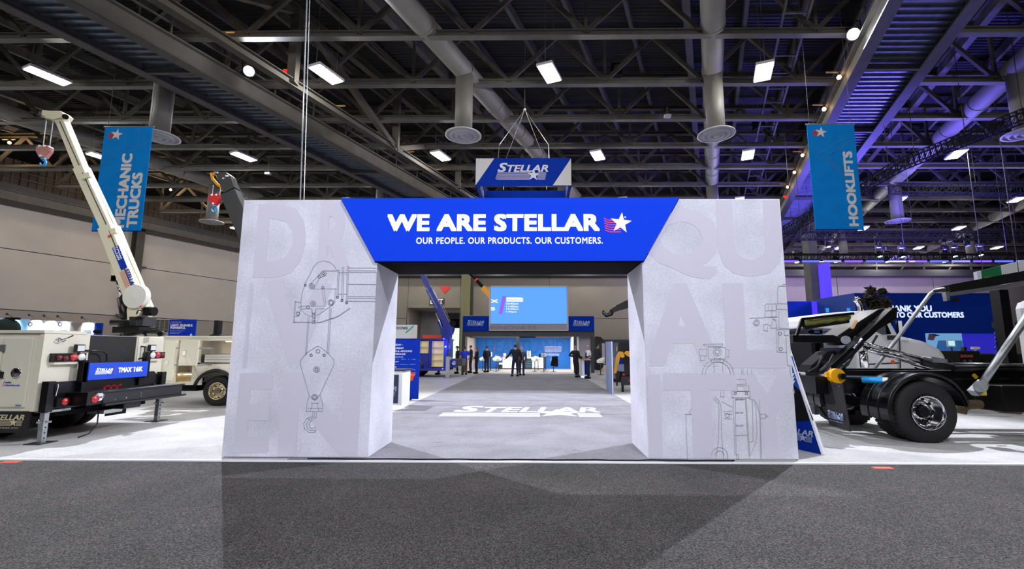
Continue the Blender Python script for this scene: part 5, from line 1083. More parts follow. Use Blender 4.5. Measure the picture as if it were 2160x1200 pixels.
# grey monolith sign seen nearly edge on
gA,gB=G(1283,826,.018),G(1298,833,.018)
A=Vector((gA.x,gA.y,.018)); B=Vector((gB.x,gB.y,.018)); B=A+(B-A).normalized()*1.0; 
t=thing('totem_sign','slim blue grey totem sign with small white text right of the runner','totem',((A+B)/2)); hh=W(1290,722,A.y).z
dd=(B-A).normalized(); nn=Vector((dd.y,-dd.x,0)); fr=(A,dd,Z3)
b=MB().prism([(0,0),(1,0),(1,hh),(0,hh)],fr,.07).build('slab',mat('totem_grey','#6d7a9e',.5),t); MB().beam(B+Z3*.0+nn*.035,B+Z3*hh+nn*.035,.02,.075,up=dd).build('edge_strip','print_white',b)
ft=(A-dd.cross(Z3)*.004+dd*0,dd,Z3); m=MB()
for i,(s_,h) in enumerate((('STELLAR',.06),('BUILT FOR',.05),('WORK',.06),('since 1990',.03),('hooklifts',.03),('cranes',.03),('trucks',.03))): m.text(s_,ft,h=h,wd=.5,at=(.12,hh-.3-.17*i),bold=.02,lift=-.006)
m.build('lettering','print_white',b)
# ================================================================== blue crane truck inside
bt=thing('blue_crane_truck','blue crane service truck parked left of the runner with open lit lockers','truck',(-7.5,26.8,0)); YB=26.2
def bx(px,Y=YB): return W(px,740,Y).x
def bz(py,Y=YB): return W(900,py,Y).z
box('body','crane_blue',bt,bx(800),bx(940),YB+.5,YB+2.4,bz(782),bz(716)); box('deck_top','crane_blue',bt,bx(800),bx(942),YB-.05,YB+2.4,bz(717),bz(714))
for a,b in ((800,884),(904.5,910),(936.5,942)): box('side_panel','crane_blue',bt,bx(a),bx(b),YB,YB+.5,bz(777) if a>860 else bz(755),bz(716))
for (a,b,z0,z1,ns) in ((911,936,774,719,3),(884,904,745,719,1)):
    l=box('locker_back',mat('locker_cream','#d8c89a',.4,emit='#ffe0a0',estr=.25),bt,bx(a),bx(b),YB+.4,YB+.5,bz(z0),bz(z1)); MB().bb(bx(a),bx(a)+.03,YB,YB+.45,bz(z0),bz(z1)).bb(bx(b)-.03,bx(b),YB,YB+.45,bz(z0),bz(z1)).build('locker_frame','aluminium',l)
    for i in range(ns): zz=bz(z0)+(bz(z1)-bz(z0))*(i+1)/(ns+1); MB().bb(bx(a),bx(b),YB+.02,YB+.45,zz,zz+.03).build('shelf','aluminium',l)
box('sill','crane_blue',bt,bx(884),bx(942),YB-.02,YB+.5,bz(782),bz(776)); box('upper_side','crane_blue',bt,bx(884),bx(905),YB,YB+.5,bz(777),bz(745))
wcn=Vector((bx(887)-.5,YB+.1,.52)); wheel(bt,wcn+Vector((0,-.05,0)),(0,-1,0),.54,.28,'chrome',holes=10); wheel(bt,wcn+Vector((0,.3,0)),(0,-1,0),.54,.28,'aluminium'); wheel(bt,wcn+Vector((0,2.2,0)),(0,1,0),.54,.28,'aluminium')
MB().tube([(wcn.x+.66*math.cos(a),YB-.02,.52+.66*math.sin(a)) for a in [PI-PI*i/14 for i in range(15)]],.06,8).build('fender','black_paint',bt,smooth=True)
MB().prism([(wcn.x+.6*math.cos(a),.52+.6*math.sin(a)) for a in [PI-PI*i/14 for i in range(15)]]+[(wcn.x+1.0,.52),(wcn.x+1.0,1.25),(wcn.x-1.3,1.25),(wcn.x-1.3,.52)],frame((0,YB+.12,0),X3,Z3),.1).build('wheel_arch','crane_blue',bt)
g=G(944,797,.018); post=box('outrigger_post','steel_galv',bt,g.x-.1,g.x+.1,g.y-.1,g.y+.1,.03,bz(752,g.y)); MB().bb(g.x-.2,g.x+.2,g.y-.2,g.y+.2,.018,.03).build('foot_pad','charcoal',post)
box('outrigger_beam','crane_blue',bt,bx(936),bx(962),YB+.2,YB+.5,bz(776),bz(760)); box('rear_bench','charcoal',bt,bx(950),bx(974),YB+.3,YB+1.6,bz(772),bz(757)); MB().lathe([(0,.02),(.1,.03),(.13,0)],(bx(957),YB+.19,bz(766)),(0,-1,0),16).build('round_latch','steel_galv',bt)
MB().box((bx(940),YB-.08,bz(731)),(.09,.06,.09)).build('beacon',emis('beacon_blue','#2a30ff',25),bt); MB().box((bx(936),YB-.08,bz(714.5)),(.06,.06,.06)).build('beacon','beacon_blue',bt); MB().box((bx(935),YB-.05,bz(777.5)),(.05,.05,.05)).build('beacon','beacon_blue',bt)
ld=bpy.data.lights.new('beacon_lamp','POINT'); ld.energy=40; ld.color=(.1,.1,1); ld.shadow_soft_size=.06; lo=bpy.data.objects.new('beacon_lamp',ld); C.objects.link(lo); lo.location=(bx(940)+.05,YB-.2,bz(731))
MB().bb(bx(880),bx(934),YB+1.2,YB+1.6,bz(716),bz(705)).build('red_tool_box','orange_paint',bt)
CY=27.0
cb_=MB().bb(Q(934,700).x,Q(952,700).x,CY-.3,CY+.3,Q(940,740).z,Q(940,700).z).build('crane_column','crane_blue',bt); 
b1=boomseg('main_boom',(946,690),(905,609),6.5,6.5,.2,'crane_blue',cb_); boomseg('inner_boom',(908,615),(872,535),5.2,5.2,.16,'crane_blue',cb_); MB().cyl(Q(926,676),Q(936,703),.12,n=12).build('lift_cylinder','crane_blue',cb_); MB().cyl(Q(920,660),Q(927,678),.05,n=10).build('cylinder_rod','chrome',cb_)
MB().prism([(Q(*p).x,Q(*p).z) for p in ((930,692),(948,684),(958,692),(954,706),(932,706))],frame((0,CY+.3,0),X3,Z3),.6).build('turret','crane_blue',cb_); MB().cyl(Q(955,683,CY-.15),Q(955,683,CY+.3),.19,n=18).build('winch_drum','black_matte',cb_); MB().tube([Q(950,688),Q(958,694),Q(955,702),Q(948,704)],.04).build('hose','black_rubber',cb_)
BFm=(Q(903,612,CY-.21),(Q(930,665)-Q(903,612)).normalized(),None); ux=BFm[1]; uy=Vector((-ux.z,0,ux.x)); MB().text('www.stellarindustries.com',(BFm[0],ux,uy),h=.12,wd=1.4,at=(-.2,-.06),lift=.006).build('lettering','print_grey',b1); MB().cyl(Q(915,600),Q(950,678),.012,n=5).build('wire_rope','steel_galv',cb_)
box('chassis','black_matte',bt,bx(780),bx(945),YB+.6,YB+1.9,.5,bz(782)+.02); box('cab','crane_blue',bt,bx(700),bx(775),YB+.2,YB+2.3,.7,2.6,bevel=.12); wheel(bt,(bx(730),YB+.2,.54),(0,-1,0),.54,.28,'aluminium'); wheel(bt,(bx(730),YB+2.3,.54),(0,1,0),.54,.28,'aluminium')
CY=10.05
# yellow boom far behind with its truck hidden by the pavilion, and hook arm behind right pillar
t=thing('far_crane','black and yellow telescopic crane standing behind the pavilion screen','crane',(-4.0,44.5,0)); Yq=44
def qq(x,y): return W(x,y,Yq)
MB().cyl(qq(985,572),qq(1003,589),.12,n=10).build('fly_boom','black_matte',t); MB().cyl(qq(1003,589),qq(1006,592),.2,n=12).build('boom_joint','orange_paint',t); MB().cyl(qq(1005,591),qq(1020,607),.16,n=12).build('inner_boom','black_matte',t); MB().beam(qq(1018,606),qq(1110,705),.55,.5).build('main_boom','yellow_paint',t); p=qq(1110,705); box('crane_base','black_matte',t,p.x-.9,p.x+.9,43.2,44.8,.018,p.z+.3)
t=thing('hook_arm_truck','black hooklift arm with open hook reaching out behind the right pillar','truck',(6.6,20,0)); Yh=20.0
def hq(x,y,Y=Yh): return W(x,y,Y)
MB().prism([(hq(*p).x,hq(*p).z) for p in ((1345,626),(1320,634),(1298,645),(1287,653),(1292,660),(1306,655),(1325,650),(1345,642))],frame((0,Yh+.15,0),X3,Z3),.3).build('hook_arm','black_paint',t)
MB().tube([hq(1292,655),hq(1288,662),hq(1279,665),hq(1273,660),hq(1273,655)],[.1,.11,.1,.075,.05],10).build('hook','black_paint',t,smooth=True)
MB().prism([(hq(*p).x,hq(*p).z) for p in ((1345,626),(1400,600),(1400,780),(1360,780),(1345,642))],frame((0,Yh+.2,0),X3,Z3),.4).build('mast','black_paint',t); box('chassis','black_matte',t,hq(1350,800).x,11,19.4,20.6,.5,1.0); wheel(t,(8.2,19.0,.53),(0,-1,0),.53,.3,'aluminium'); wheel(t,(8.2,21,.53),(0,1,0),.53,.3,'aluminium')
# yellow armed hooklift piece at right of opening
Yy=17.6
t=thing('yellow_hooklift','black chassis tail with yellow lift arms beside the totem sign','truck',(4.6,17.8,0))
def yq(x,y,Y=Yy): return W(x,y,Y)
MB().prism([(yq(*p).x,yq(*p).z) for p in ((1300,752),(1306,741),(1314,742),(1318,752),(1313,755),(1308,752),(1303,780),(1299,788),(1295,786))],frame((0,Yy+.1,0),X3,Z3),.1).build('lift_arm','yellow_paint',t); MB().prism([(yq(*p).x,yq(*p).z) for p in ((1316,745),(1322,740),(1340,742),(1340,755),(1330,754),(1322,750))],frame((0,Yy+.1,0),X3,Z3),.1).build('lift_arm','yellow_paint',t); MB().prism([(yq(*p).x,yq(*p).z) for p in ((1306,729),(1312,730),(1313,737),(1308,742),(1304,740))],frame((0,Yy+.5,0),X3,Z3),.1).build('upper_link','yellow_paint',t)
MB().prism([(yq(*p).x,yq(*p).z) for p in ((1306,722),(1345,720),(1345,800),(1300,800),(1300,785),(1306,755))],frame((0,Yy+1.4,0),X3,Z3),1.2).build('tail_frame','black_paint',t); b=box('number_plate','totem_grey',t,yq(1303,775).x,yq(1316,775).x,Yy-.03,Yy+.0,yq(1303,783).z,yq(1303,768).z)
MB().bb(yq(1304,750).x,yq(1313,750).x,Yy+.12,Yy+.16,yq(1304,770).z,yq(1304,752).z).build('blue_label','panel_blue',t)
rb=box('rear_bumper','bench_grey',t,yq(1310,800).x,yq(1345,800).x,Yy-.05,Yy+.05,yq(1310,812).z,yq(1310,794).z); lampd(t,(yq(1315,790).x,Yy-.03,yq(1315,790).z),(0,-1,0),.05,'lamp_red'); lampd(rb,(yq(1328,803).x,Yy-.05,yq(1326,803).z),(0,-1,0),.05,'lamp_red')
MB().bb(yq(1311,820).x,yq(1316,820).x,Yy-.02,Yy+.03,yq(1311,829).z,yq(1311,808).z).build('mud_flap','black_rubber',t); MB().bb(yq(1302,810).x,yq(1305,810).x,Yy+.2,Yy+.25,yq(1303,815).z,yq(1303,800).z).build('air_hose','black_rubber',t)
wheel(t,(yq(1335,810).x+.6,Yy+.0,.5),(0,-1,0),.5,.3,'aluminium')
t=thing('yellow_trailer','yellow fendered equipment wheel left of the totem sign','equipment',(3.2,20.5,0)); g=G(1282,806,.018); MB().tube([(g.x+.5+.55*math.cos(a),g.y,.5+.55*math.sin(a)) for a in [PI-1.3*i/8 for i in range(9)]],.1,8).build('fender','yellow_paint',t); wheel(t,(g.x+.55,g.y,.5),(0,-1,0),.5,.3,'black_paint'); box('frame','yellow_paint',t,g.x+.5,g.x+1.3,g.y+.1,g.y+.6,.6,1.0); wheel(t,(g.x+.55,g.y+.9,.5),(0,1,0),.5,.3,'black_paint')
# ================================================================== people
def skin_mesh(chains,sub=1):
    """chains: list of (points,radii) sharing joint positions -> smooth continuous surface"""
    vs=[]; rs=[]; es=[]; idx={}
    def vid(p,r):
        k=tuple(round(c,4) for c in p)
        if k not in idx: idx[k]=len(vs); vs.append(p); rs.append(r)
        return idx[k]
    for pts,rad in chains:
        prev=None
        for p,r in zip(pts,rad):
            i=vid(tuple(p),r)
            if prev is not None and prev!=i: es.append((prev,i))
            prev=i
    me=bpy.data.meshes.new('figure_source'); me.from_pydata(vs,es,[]); me.update()
    ob=bpy.data.objects.new('figure_source',me); C.objects.link(ob)
    sk=ob.modifiers.new('skin','SKIN'); sk.use_smooth_shade=True
    for i,r in enumerate(rs):
        r=(r,r) if not isinstance(r,tuple) else r
        me.skin_vertices[0].data[i].radius=r
    me.skin_vertices[0].data[0].use_root=True
    ss=ob.modifiers.new('sub','SUBSURF'); ss.levels=sub
    dg=bpy.context.evaluated_depsgraph_get(); ev=bpy.data.meshes.new_from_object(ob.evaluated_get(dg))
    out=([v.co.copy() for v in ev.vertices],[tuple(p.vertices) for p in ev.polygons])
    bpy.data.objects.remove(ob); bpy.data.meshes.remove(me); bpy.data.meshes.remove(ev); return out
def person(px,py,face,h,label,top,trou,hair,skin='#c89a80',z=.03,arms=((-.28,.05,.82),(.28,.05,.82)),elb=None,legs=(.0,.0),sleeve=1,hairlong=False,cap=None,shirt=None,vest=None,lean=0,shoes='black_matte',lany=None,fat=1.1,nohead=False):
    g=G(px,py,z); t=thing('person',label,'person',(g.x,g.y,z),face,group='people at the pavilion')
    s=h/1.78; Mx=Matrix.Translation((g.x,g.y,z))@Matrix.Rotation(face,4,'Z')@Matrix.Scale(s,4)
    sk=mat('skin_'+skin,skin,.55)
    L=lambda p:(p[0]+0,p[1]+lean*max(0,p[2]-.9),p[2])
    pel=(0,0,.95); wa=(0,.0,1.12); ch=(0,.01,1.34); nk=(0,.0,1.49); hb=(0,.02,1.57); hm=(0,.03,1.66); ht=(0,.02,1.745)
    tor=[L(p) for p in (pel,wa,ch,nk,hb,hm,ht)]
    e=elb or tuple(((a[0]*1.02 if abs(a[0])>.2 else (.27 if i else -.27)),-.04+a[1]*.3,1.12 if a[2]<1.1 else 1.15) for i,a in enumerate(arms))
    ar=[]
    for i,sx in enumerate((-1,1)):
        sh=(sx*.19*fat,.0,1.42); hd=arms[i]; v=(Vector(hd)-Vector(e[i])).normalized(); hn=tuple(Vector(hd)+v*.09)
        ar.append([L(p) for p in (ch,sh,e[i],hd,hn)])
    lg=[]
    for i,sx in enumerate((-1,1)):
        f=legs[i]; lg.append([L(pel),(sx*.10,0,.90),(sx*.11+f*.2,.03+f*.0,.5),(sx*.115+f*.45,-.02,.09),(sx*.12+f*.48,.14,.045)])
    body=[(tor,[.115,.105,.125,.052,.062,.082,.05])]+[(a,[.125,.062,.045,.032,(.042,.022)]) for a in ar]+[(l,[.115,.085,.06,.04,.03]) for l in lg]
    vs,fs=skin_mesh(body); m=MB().add(vs,fs)
    for i,a in enumerate(ar):      # fingers and thumb
        w0=Vector(a[3]); d=(Vector(a[4])-w0).normalized(); sx=-1 if i==0 else 1; sd=d.cross(Vector((sx,0,0)));  sd=sd.normalized() if sd.length>.1 else Vector((0,1,0)); palm=w0+d*.085
        for k in range(4):
            b=palm+sd*(k-1.5)*.018; ln_=(.058,.072,.078,.066)[k]; inn=Vector((-sx,0,0))*.012; m.tube([b,b+d*ln_*.5+inn*.3,b+d*ln_+inn],[.0085,.008,.006],6)
        b=w0+d*.03+sd*.03; m.tube([b,b+sd*.025+d*.03,b+sd*.03+d*.058],[.011,.01,.007],6)
    hz=Vector(L(hm)); m.sphere(hz+Vector((0,.088,-.005)),(.012,.02,.022),8,6)      # nose
    for sx in (-1,1): m.sphere(hz+Vector((sx*.08,.0,-.005)),(.012,.022,.034),8,6)   # ears
    m.v=[Mx@v for v in m.v]; b=m.build('body',sk,t,smooth=True)
    m=MB()
    for sx in (-1,1): m.sphere(hz+Vector((sx*.032,.075,.018)),(.012,.008,.007),8,6)
    m.v=[Mx@v for v in m.v]; m.build('eye','black_matte',b); m=MB().sphere(hz+Vector((0,.076,-.045)),(.026,.01,.006),8,6); m.v=[Mx@v for v in m.v]; m.build('mouth',mat('lip','#9a5a50',.5),b)
    # trousers
    k=fat
    vs,fs=skin_mesh([([L((0,0,1.06)),L(pel)],[(.145*k,.125*k),(.15*k,.135*k)])]+[([L(pel),(l[1][0],0,.86),(l[2][0],.03,.5),(l[3][0],-.015,.10)],[.15*k,.105,.082,.068]) for l in lg]); m=MB().add(vs,fs); m.v=[Mx@v for v in m.v]; m.build('trousers',trou,t,smooth=True)
    m=MB()
    for l in lg: m.sphere((l[3][0],.055,.05),(.075,.17,.075),12,8)
    m.v=[Mx@v for v in m.v]; m.build('shoes',shoes,t,smooth=True)
    # top garment
    sl=[]
    for a in ar:
        A,S_,E_,H_=[Vector(q) for q in a[:4]]
        if sleeve>=1: sl.append(([A,S_,E_,H_],[.15*k,.088*k,.068,.05]))
        elif sleeve>0: sl.append(([A,S_,S_.lerp(E_,.75)],[.15*k,.085*k,.075]))
        else: sl.append(([A,S_*.93+A*.07],[.15*k,.08*k]))
    vs,fs=skin_mesh([([L((0,0,.84 if sleeve>=1 else .93)),L((0,0,1.0)),L(wa),L(ch),L((0,0,1.46))],[(.165*k,.145*k),(.165*k,.14*k),(.155*k,.13*k),(.165*k,.14*k),.075])]+sl); m=MB().add(vs,fs); m.v=[Mx@v for v in m.v]; m.build('jacket' if sleeve>=1 else 'shirt',top,t,smooth=True)
    if vest:
        vs,fs=skin_mesh([([L((0,0,.9)),L(wa),L(ch),L((0,0,1.44))],[(.175*k,.155*k),(.168*k,.145*k),(.178*k,.15*k),.09])]); m=MB().add(vs,fs); m.v=[Mx@v for v in m.v]; m.build('vest',vest,t,smooth=True)
    if shirt:
        m=MB().add([L(p) for p in ((-.05,.135,1.44),(.05,.135,1.44),(.02,.165,1.12),(-.02,.165,1.12),(-.05,.06,1.44),(.05,.06,1.44),(.02,.09,1.12),(-.02,.09,1.12))],[(0,3,2,1),(4,5,6,7),(0,1,5,4),(1,2,6,5),(2,3,7,6),(3,0,4,7)]); m.v=[Mx@v for v in m.v]; m.build('shirt_front',shirt,t)
    if lany:
        m=MB()
        for sx in (-1,1): m.tube([L((sx*.07,.04,1.47)),L((sx*.06,.16,1.36)),L((0,.185,1.12))],.012,6)
        m.box(L((0,.19,1.07)),(.07,.01,.1)); m.v=[Mx@v for v in m.v]; m.build('lanyard',lany,t)
    if hair:
        m=MB(); c=hz+Vector((0,-.012,.02)); m.sphere(c+Vector((0,-.006,.012)),(.089,.098,.088),14,10)
        m.v=[v for v in m.v]; 
        for i_,v in enumerate(m.v):      # clear the face
            if v.y>hz.y+.045 and v.z<hz.z+.06: v.y=hz.y+.045-.3*(v.y-hz.y-.045)
            if not hairlong and v.z<hz.z-.035: v.z=hz.z-.035+(v.z-hz.z+.035)*.3
        if hairlong: m.tube([hz+Vector((0,-.05,.05)),hz+Vector((0,-.085,-.08)),hz+Vector((0,-.08,-.2)),hz+Vector((0,-.07,-.32))],[.07,.09,.085,.04],12)
        m.v=[Mx@v for v in m.v]; m.build('hair',mat('hair_'+hair,hair,.7),t,smooth=True)
    if cap:
        m=MB().lathe([(.094,0),(.094,.04),(.07,.085),(0,.10)],hz+Vector((0,0,.02)),n=16).box(hz+Vector((0,.12,.025)),(.13,.11,.015)); m.v=[Mx@v for v in m.v]; m.build('cap',cap,t,smooth=True)
    return t
navy=mat('suit_navy','#0e1220',.8); blk=mat('suit_black','#0c0c0e',.85); jeans=mat('denim','#1c2638',.85); polo=mat('polo_blue','#1440c0',.8); khaki=mat('khaki','#6a5640',.85)
LF=PI/2  # facing left (-x)
person(964.5,787.6,LF+.2,1.78,'person in a dark cap and dark jacket facing left beside the blue truck',blk,jeans,'#3a2a20',cap='black_matte',shirt='print_white')
person(979.5,790,.25,1.74,'person in a royal blue polo shirt and khaki trousers seen from behind',polo,khaki,'#3a2a22',sleeve=.5,arms=((-.3,.05,.86),(.3,.1,.9)))
person(992.5,786.3,LF+.3,1.84,'person in a dark jacket and open white shirt behind the blue polo shirt',navy,jeans,'#2a1c16',shirt='print_white',arms=((-.26,.16,.95),(.26,.05,.84)))
person(1005,787.8,LF+.35,1.70,'person with long auburn hair in a dark cardigan and black trousers',blk,blk,'#7a4628',hairlong=True,shirt=mat('beige_top','#a8968c',.8),arms=((-.2,.22,1.12),(.24,.16,1.0)))
person(1026.5,784.7,LF-.9,1.79,'young person in a dark blazer, white shirt and blue jeans, hands clasped',navy,jeans,'#4a3222',shirt='print_white',arms=((-.10,.2,.92),(.10,.2,.92)),elb=((-.28,-.02,1.14),(.28,-.02,1.14)))
person(1100.5,791.2,PI+.3,1.72,'person almost hidden behind the dark suit with spread arms',mat('grey_jacket','#4a5260',.8),jeans,'#b8b0a6')
person(1087,793.6,.25,1.86,'person in a dark navy suit seen from behind with arms spread',navy,mat('trouser_navy','#10183a',.85),'#2c2420',arms=((-.56,.06,.98),(.40,.08,.88)),elb=((-.36,.0,1.18),(.33,-.02,1.13)),legs=(-.14,.06),fat=1.2)
person(1215,795.5,-LF+.75,1.80,'person in black with a yellow lanyard leaning on the lit counter',blk,blk,'#8a7a6c',arms=((.30,.26,1.12),(.30,.2,1.08)),elb=((-.36,-.16,1.2),(.30,-.02,1.12)),lany='label_yellow',legs=(.3,.1),lean=-.08,skin='#b88878')
person(1241.5,798,LF+.1,1.82,'white haired person in a dark vest, white shirt and navy trousers by the counter','print_white','trouser_navy','#a89a90',sleeve=.7,vest=navy,arms=((-.24,.24,1.0),(.26,.2,1.02)),elb=((-.26,-.08,1.12),(.27,-.08,1.12)),fat=1.2,skin='#b88878')
person(925,789.5,LF,1.76,'person whose legs show under the tail of the blue crane truck',blk,jeans,'#2a2018')
# ================================================================== right hand stand and rigging
tb=thing('backdrop_wall','blue THANK YOU TO OUR CUSTOMERS backdrop wall behind the hooklift trucks','backdrop',(22,26,0)); YW=25.0
def vx(px,Y=YW): return W(px,650,Y).x
def vz(py,Y=YW,px=1900): return W(px,py,Y).z
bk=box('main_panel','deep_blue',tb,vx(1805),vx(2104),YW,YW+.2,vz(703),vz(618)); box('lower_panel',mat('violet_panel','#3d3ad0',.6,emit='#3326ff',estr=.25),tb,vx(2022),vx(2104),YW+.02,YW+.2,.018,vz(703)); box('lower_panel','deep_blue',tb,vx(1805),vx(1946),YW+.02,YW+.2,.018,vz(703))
A=Vector((vx(1722),YW+3.2,0)); A=Vector((W(1722,640,YW+3.2).x,YW+3.2,0)); B=Vector((vx(1805),YW,0)); zt_=vz(618)
d=(B-A).normalized(); n_=Vector((d.y,-d.x,0)); MB().add([A,B,B-n_*.2,A-n_*.2]+[p+Z3*zt_ for p in (A,B,B-n_*.2,A-n_*.2)],[(3,2,1,0),(4,5,6,7),(0,1,5,4),(1,2,6,5),(2,3,7,6),(3,0,4,7)]).build('wing_panel',mat('wing_blue','#0b3c94',.6,var=.1,scale=.5),tb)
fr=frame((vx(1805),YW-.006,0),X3,Z3); ox=vx(1805)
m=MB()
for s_,a,b,y0,y1 in (('THANK YOU',1862,1965,657,644),('TO OUR CUSTOMERS',1886,2031,670,658)):
    m.text(s_,fr,h=vz(y1)-vz(y0),wd=vx(b)-vx(a),at=(vx(a)-ox,vz(y0)),bold=.045,lift=.004)
m.build('headline_lettering',mat('lit_letter','#dfe8ff',.5,emit='#cfe0ff',estr=.9),bk)
ps=box('photo_screen',mat('photo_sky','#7fb0d8',.5,emit='#6aa8d8',estr=.55),tb,vx(1946),vx(2021),YW-.02,YW+.1,1.3,vz(703)); fp=frame((vx(1946),YW-.03,0),X3,Z3); z=lambda y:vz(y); u=lambda x:vx(x)-vx(1946)
MB().flat([(u(1948),z(716)),(u(1960),z(718)),(u(1966),z(709)),(u(1972),z(707)),(u(1965),z(704)),(u(1952),z(704))],fp,.002).build('face_print',mat('print_skin','#7a5266',.6),ps); MB().flat([(u(1952),z(706)),(u(1966),z(704.5)),(u(1976),z(708)),(u(1966),z(708))],fp,.004).build('cap_print',mat('print_navy','#16284e',.6),ps); MB().flat([(u(1970),z(718)),(u(2020),z(718)),(u(2020),z(760)),(u(1955),z(760))],fp,.003).build('sea_print',mat('print_sea','#3a78b8',.6,emit='#2a68a8',estr=.3),ps)
box('side_panel','panel_blue',tb,vx(1655,YW+3.4),W(1715,640,YW+3.3).x,YW+3.3,YW+3.5,.018,vz(636,YW+3.4)); box('violet_strip','violet_glow',tb,W(1714,640,YW+3.2).x,W(1723,640,YW+3.2).x,YW+3.15,YW+3.3,.018,vz(636,YW+3.2))
g=W(1712,737,20); lg=thing('low_sign','blue counter sign with white S lettering behind the hooklift jib','sign',(g.x,20,0)); b=box('panel','panel_blue',lg,W(1690,740,20).x,W(1728,740,20).x,20,20.1,.018,W(1700,724,20).z); MB().text('STELLAR',frame((g.x,19.99,0),X3,Z3),h=.24,at=(-.02,W(1712,737,20).z),bold=.03,lift=.004).build('lettering','print_white',b)
# monitor, dark demo machines
t=thing('tilted_tablet','small white tilted tablet screen in front of the violet panel','tablet',W(2006,724,20)); p=W(2006,724,20); MB().box(p,(.34,.05,.30)).build('housing','drum_white',t); MB().box(p-Vector((0,.03,0)),(.26,.01,.21)).build('screen',emis('tablet_cyan','#9fd8ff',1.2),t); MB().cyl(p-Z3*.15,(p.x,p.y,.02),.03,n=8).build('stand','charcoal',t)
t=thing('demo_machine','black demonstration machine with gauges behind the hooklift frame','machine',(W(2050,760,14).x,14,0)); x0,x1=W(2026,760,14).x,W(2070,760,14).x; b=box('cabinet','black_matte',t,x0,x1,14,14.8,.02,W(2040,740,14).z,bevel=.03); MB().prism([(W(*p,14.2).x,W(*p,14.2).z) for p in ((2028,742),(2072,742),(2084,775),(2028,775))],frame((0,14.9,0),X3,Z3),.6).build('sloped_console','black_matte',t); MB().cyl(W(2033,740,14.3),W(2033,732,14.3),.07,n=10).build('knob','black_paint',t); MB().bb(W(2028,753,13.98).x,W(2052,753,13.98).x,13.97,14.0,W(2028,754,13.98).z,W(2028,748,13.98).z).build('red_label',mat('label_rust','#8a3a30',.6),b); MB().box(W(2057,734,14.3),(.2,.1,.08)).cyl(W(2057,734,14.3),W(2057,742,14.3),.03,n=8).build('gauge_head','drum_white',t)
for px in (2035,2047): MB().cyl(W(px,761,13.99),W(px,761,13.95),.04,n=12).build('dial','charcoal',b)
t=thing('demo_machine','black demonstration machine with yellow tag at the violet panel edge','machine',(W(2120,780,14).x,14,0)); box('cabinet','black_matte',t,W(2108,760,14).x,W(2175,760,14).x,14,14.8,.02,W(2100,746,14).z,bevel=.03); MB().box(W(2125,740,13.95),(.12,.04,.24)).build('tag','label_yellow',t); MB().box(W(2126,760,13.98),(.2,.03,.09)).build('blue_display',emis('display_blue','#5a6aff',1.2),t)
t=thing('poster','poster of a person with long hair behind the hooklift frame','poster',W(2012,770,18)); p0=W(2000,772,18); p1=W(2024,742,18); b=MB().bb(p0.x,p1.x,18,18.05,p0.z,p1.z).build('print',mat('poster_blue','#2a4fc0',.5,emit='#2040c0',estr=.3),t); c=(p0+p1)/2; MB().sphere((c.x,17.98,c.z+.12),(.10,.02,.13)).build('face_print','print_skin',b); MB().cyl((c.x,18.1,.02),(c.x,18.1,p0.z),.04,n=8).build('stand','charcoal',t)
# dark shrub
t=thing('artificial_tree','dark leafy artificial tree rising behind the white cab','tree',(W(1852,700,17).x,17,0)); bx_=W(1852,700,17); rnd=random.Random(3)
MB().cyl((bx_.x,17,.3),(bx_.x,17,bx_.z+.3),.06,.04,n=8).tube([(bx_.x,17,bx_.z+.2),W(1842,640,17),W(1838,615,17)],[.04,.03,.01],6).tube([(bx_.x,17,bx_.z+.2),W(1862,640,17),W(1864,605,17)],[.04,.03,.01],6).build('trunk',mat('bark','#2c2018',.9),t); MB().lathe([(0,.02),(.3,.02),(.36,.5),(.3,.5),(0,.4)],(bx_.x,17,0),n=18).build('planter','charcoal',t)
lm=MB()
for cpx,cpy,rp,nn in ((1837,632,17,170),(1850,650,17,170),(1863,640,15,150),(1862,615,7,50),(1836,612,9,60),(1855,668,20,150),(1874,672,10,60)):
    c=W(cpx,cpy,17); r=rp/960*17
    for i in range(nn):
        d=Vector((rnd.gauss(0,1),rnd.gauss(0,1),rnd.gauss(0,1))).normalized()*r*rnd.random()**.4; a=Vector((rnd.gauss(0,1),rnd.gauss(0,1),rnd.gauss(0,1))).normalized(); b=a.orthogonal().normalized(); p=c+d; l=.12
        lm.add([p-a*l,p+b*l*.45,p+a*l,p-b*l*.45],[(0,1,2,3)])
lm.build('foliage',mat('dark_leaf','#2e281c',.8,var=.3,scale=6),t,kind='stuff')
# green and white hanging sign
t=thing('hanging_sign','green and white hanging sign at the right edge above the tarp housing','sign',W(2110,588,24)); Yk=24
def kx(px): return W(px,585,Yk).x
zk0,zk1=W(2100,601,Yk).z,W(2100,573,Yk).z
for nm,a,b,mt_ in (('green_panel',2071,2114,mat('sign_green','#0d7a4a',.6)),('white_panel',2114,2200,'print_white'),('white_end',2062,2071,'print_white')): 
    pn_=MB().prism([(kx(a),zk0),(kx(b),zk0+(b-a)*.006),(kx(b),zk1+(b-2062)*.006),(kx(a),zk1+(a-2062)*.006)],frame((0,Yk+.2,0),X3,Z3),.2).build(nm,mt_,t)
    if nm=='green_panel': MB().text('BUILT TOUGH',frame((kx(2077),Yk-.01,W(2080,590,Yk).z),X3,Z3),h=.16,wd=.8).text('SINCE 1990',frame((kx(2079),Yk-.01,W(2080,597,Yk).z),X3,Z3),h=.15,wd=.7).build('lettering','label_yellow',pn_)
    elif nm=='white_panel': MB().text('KANGA',frame((kx(2116),Yk-.01,W(2116,588,Yk).z),X3,Z3),h=.26,wd=1.1,bold=.03).build('lettering',mat('sign_dark_green','#0a4a38',.6),pn_)
m=MB()
for px in (2075,2150): m.cyl((kx(px),Yk,zk1),(kx(px),Yk,15.5),.02,n=5)
m.build('cable','roof_steel',t)
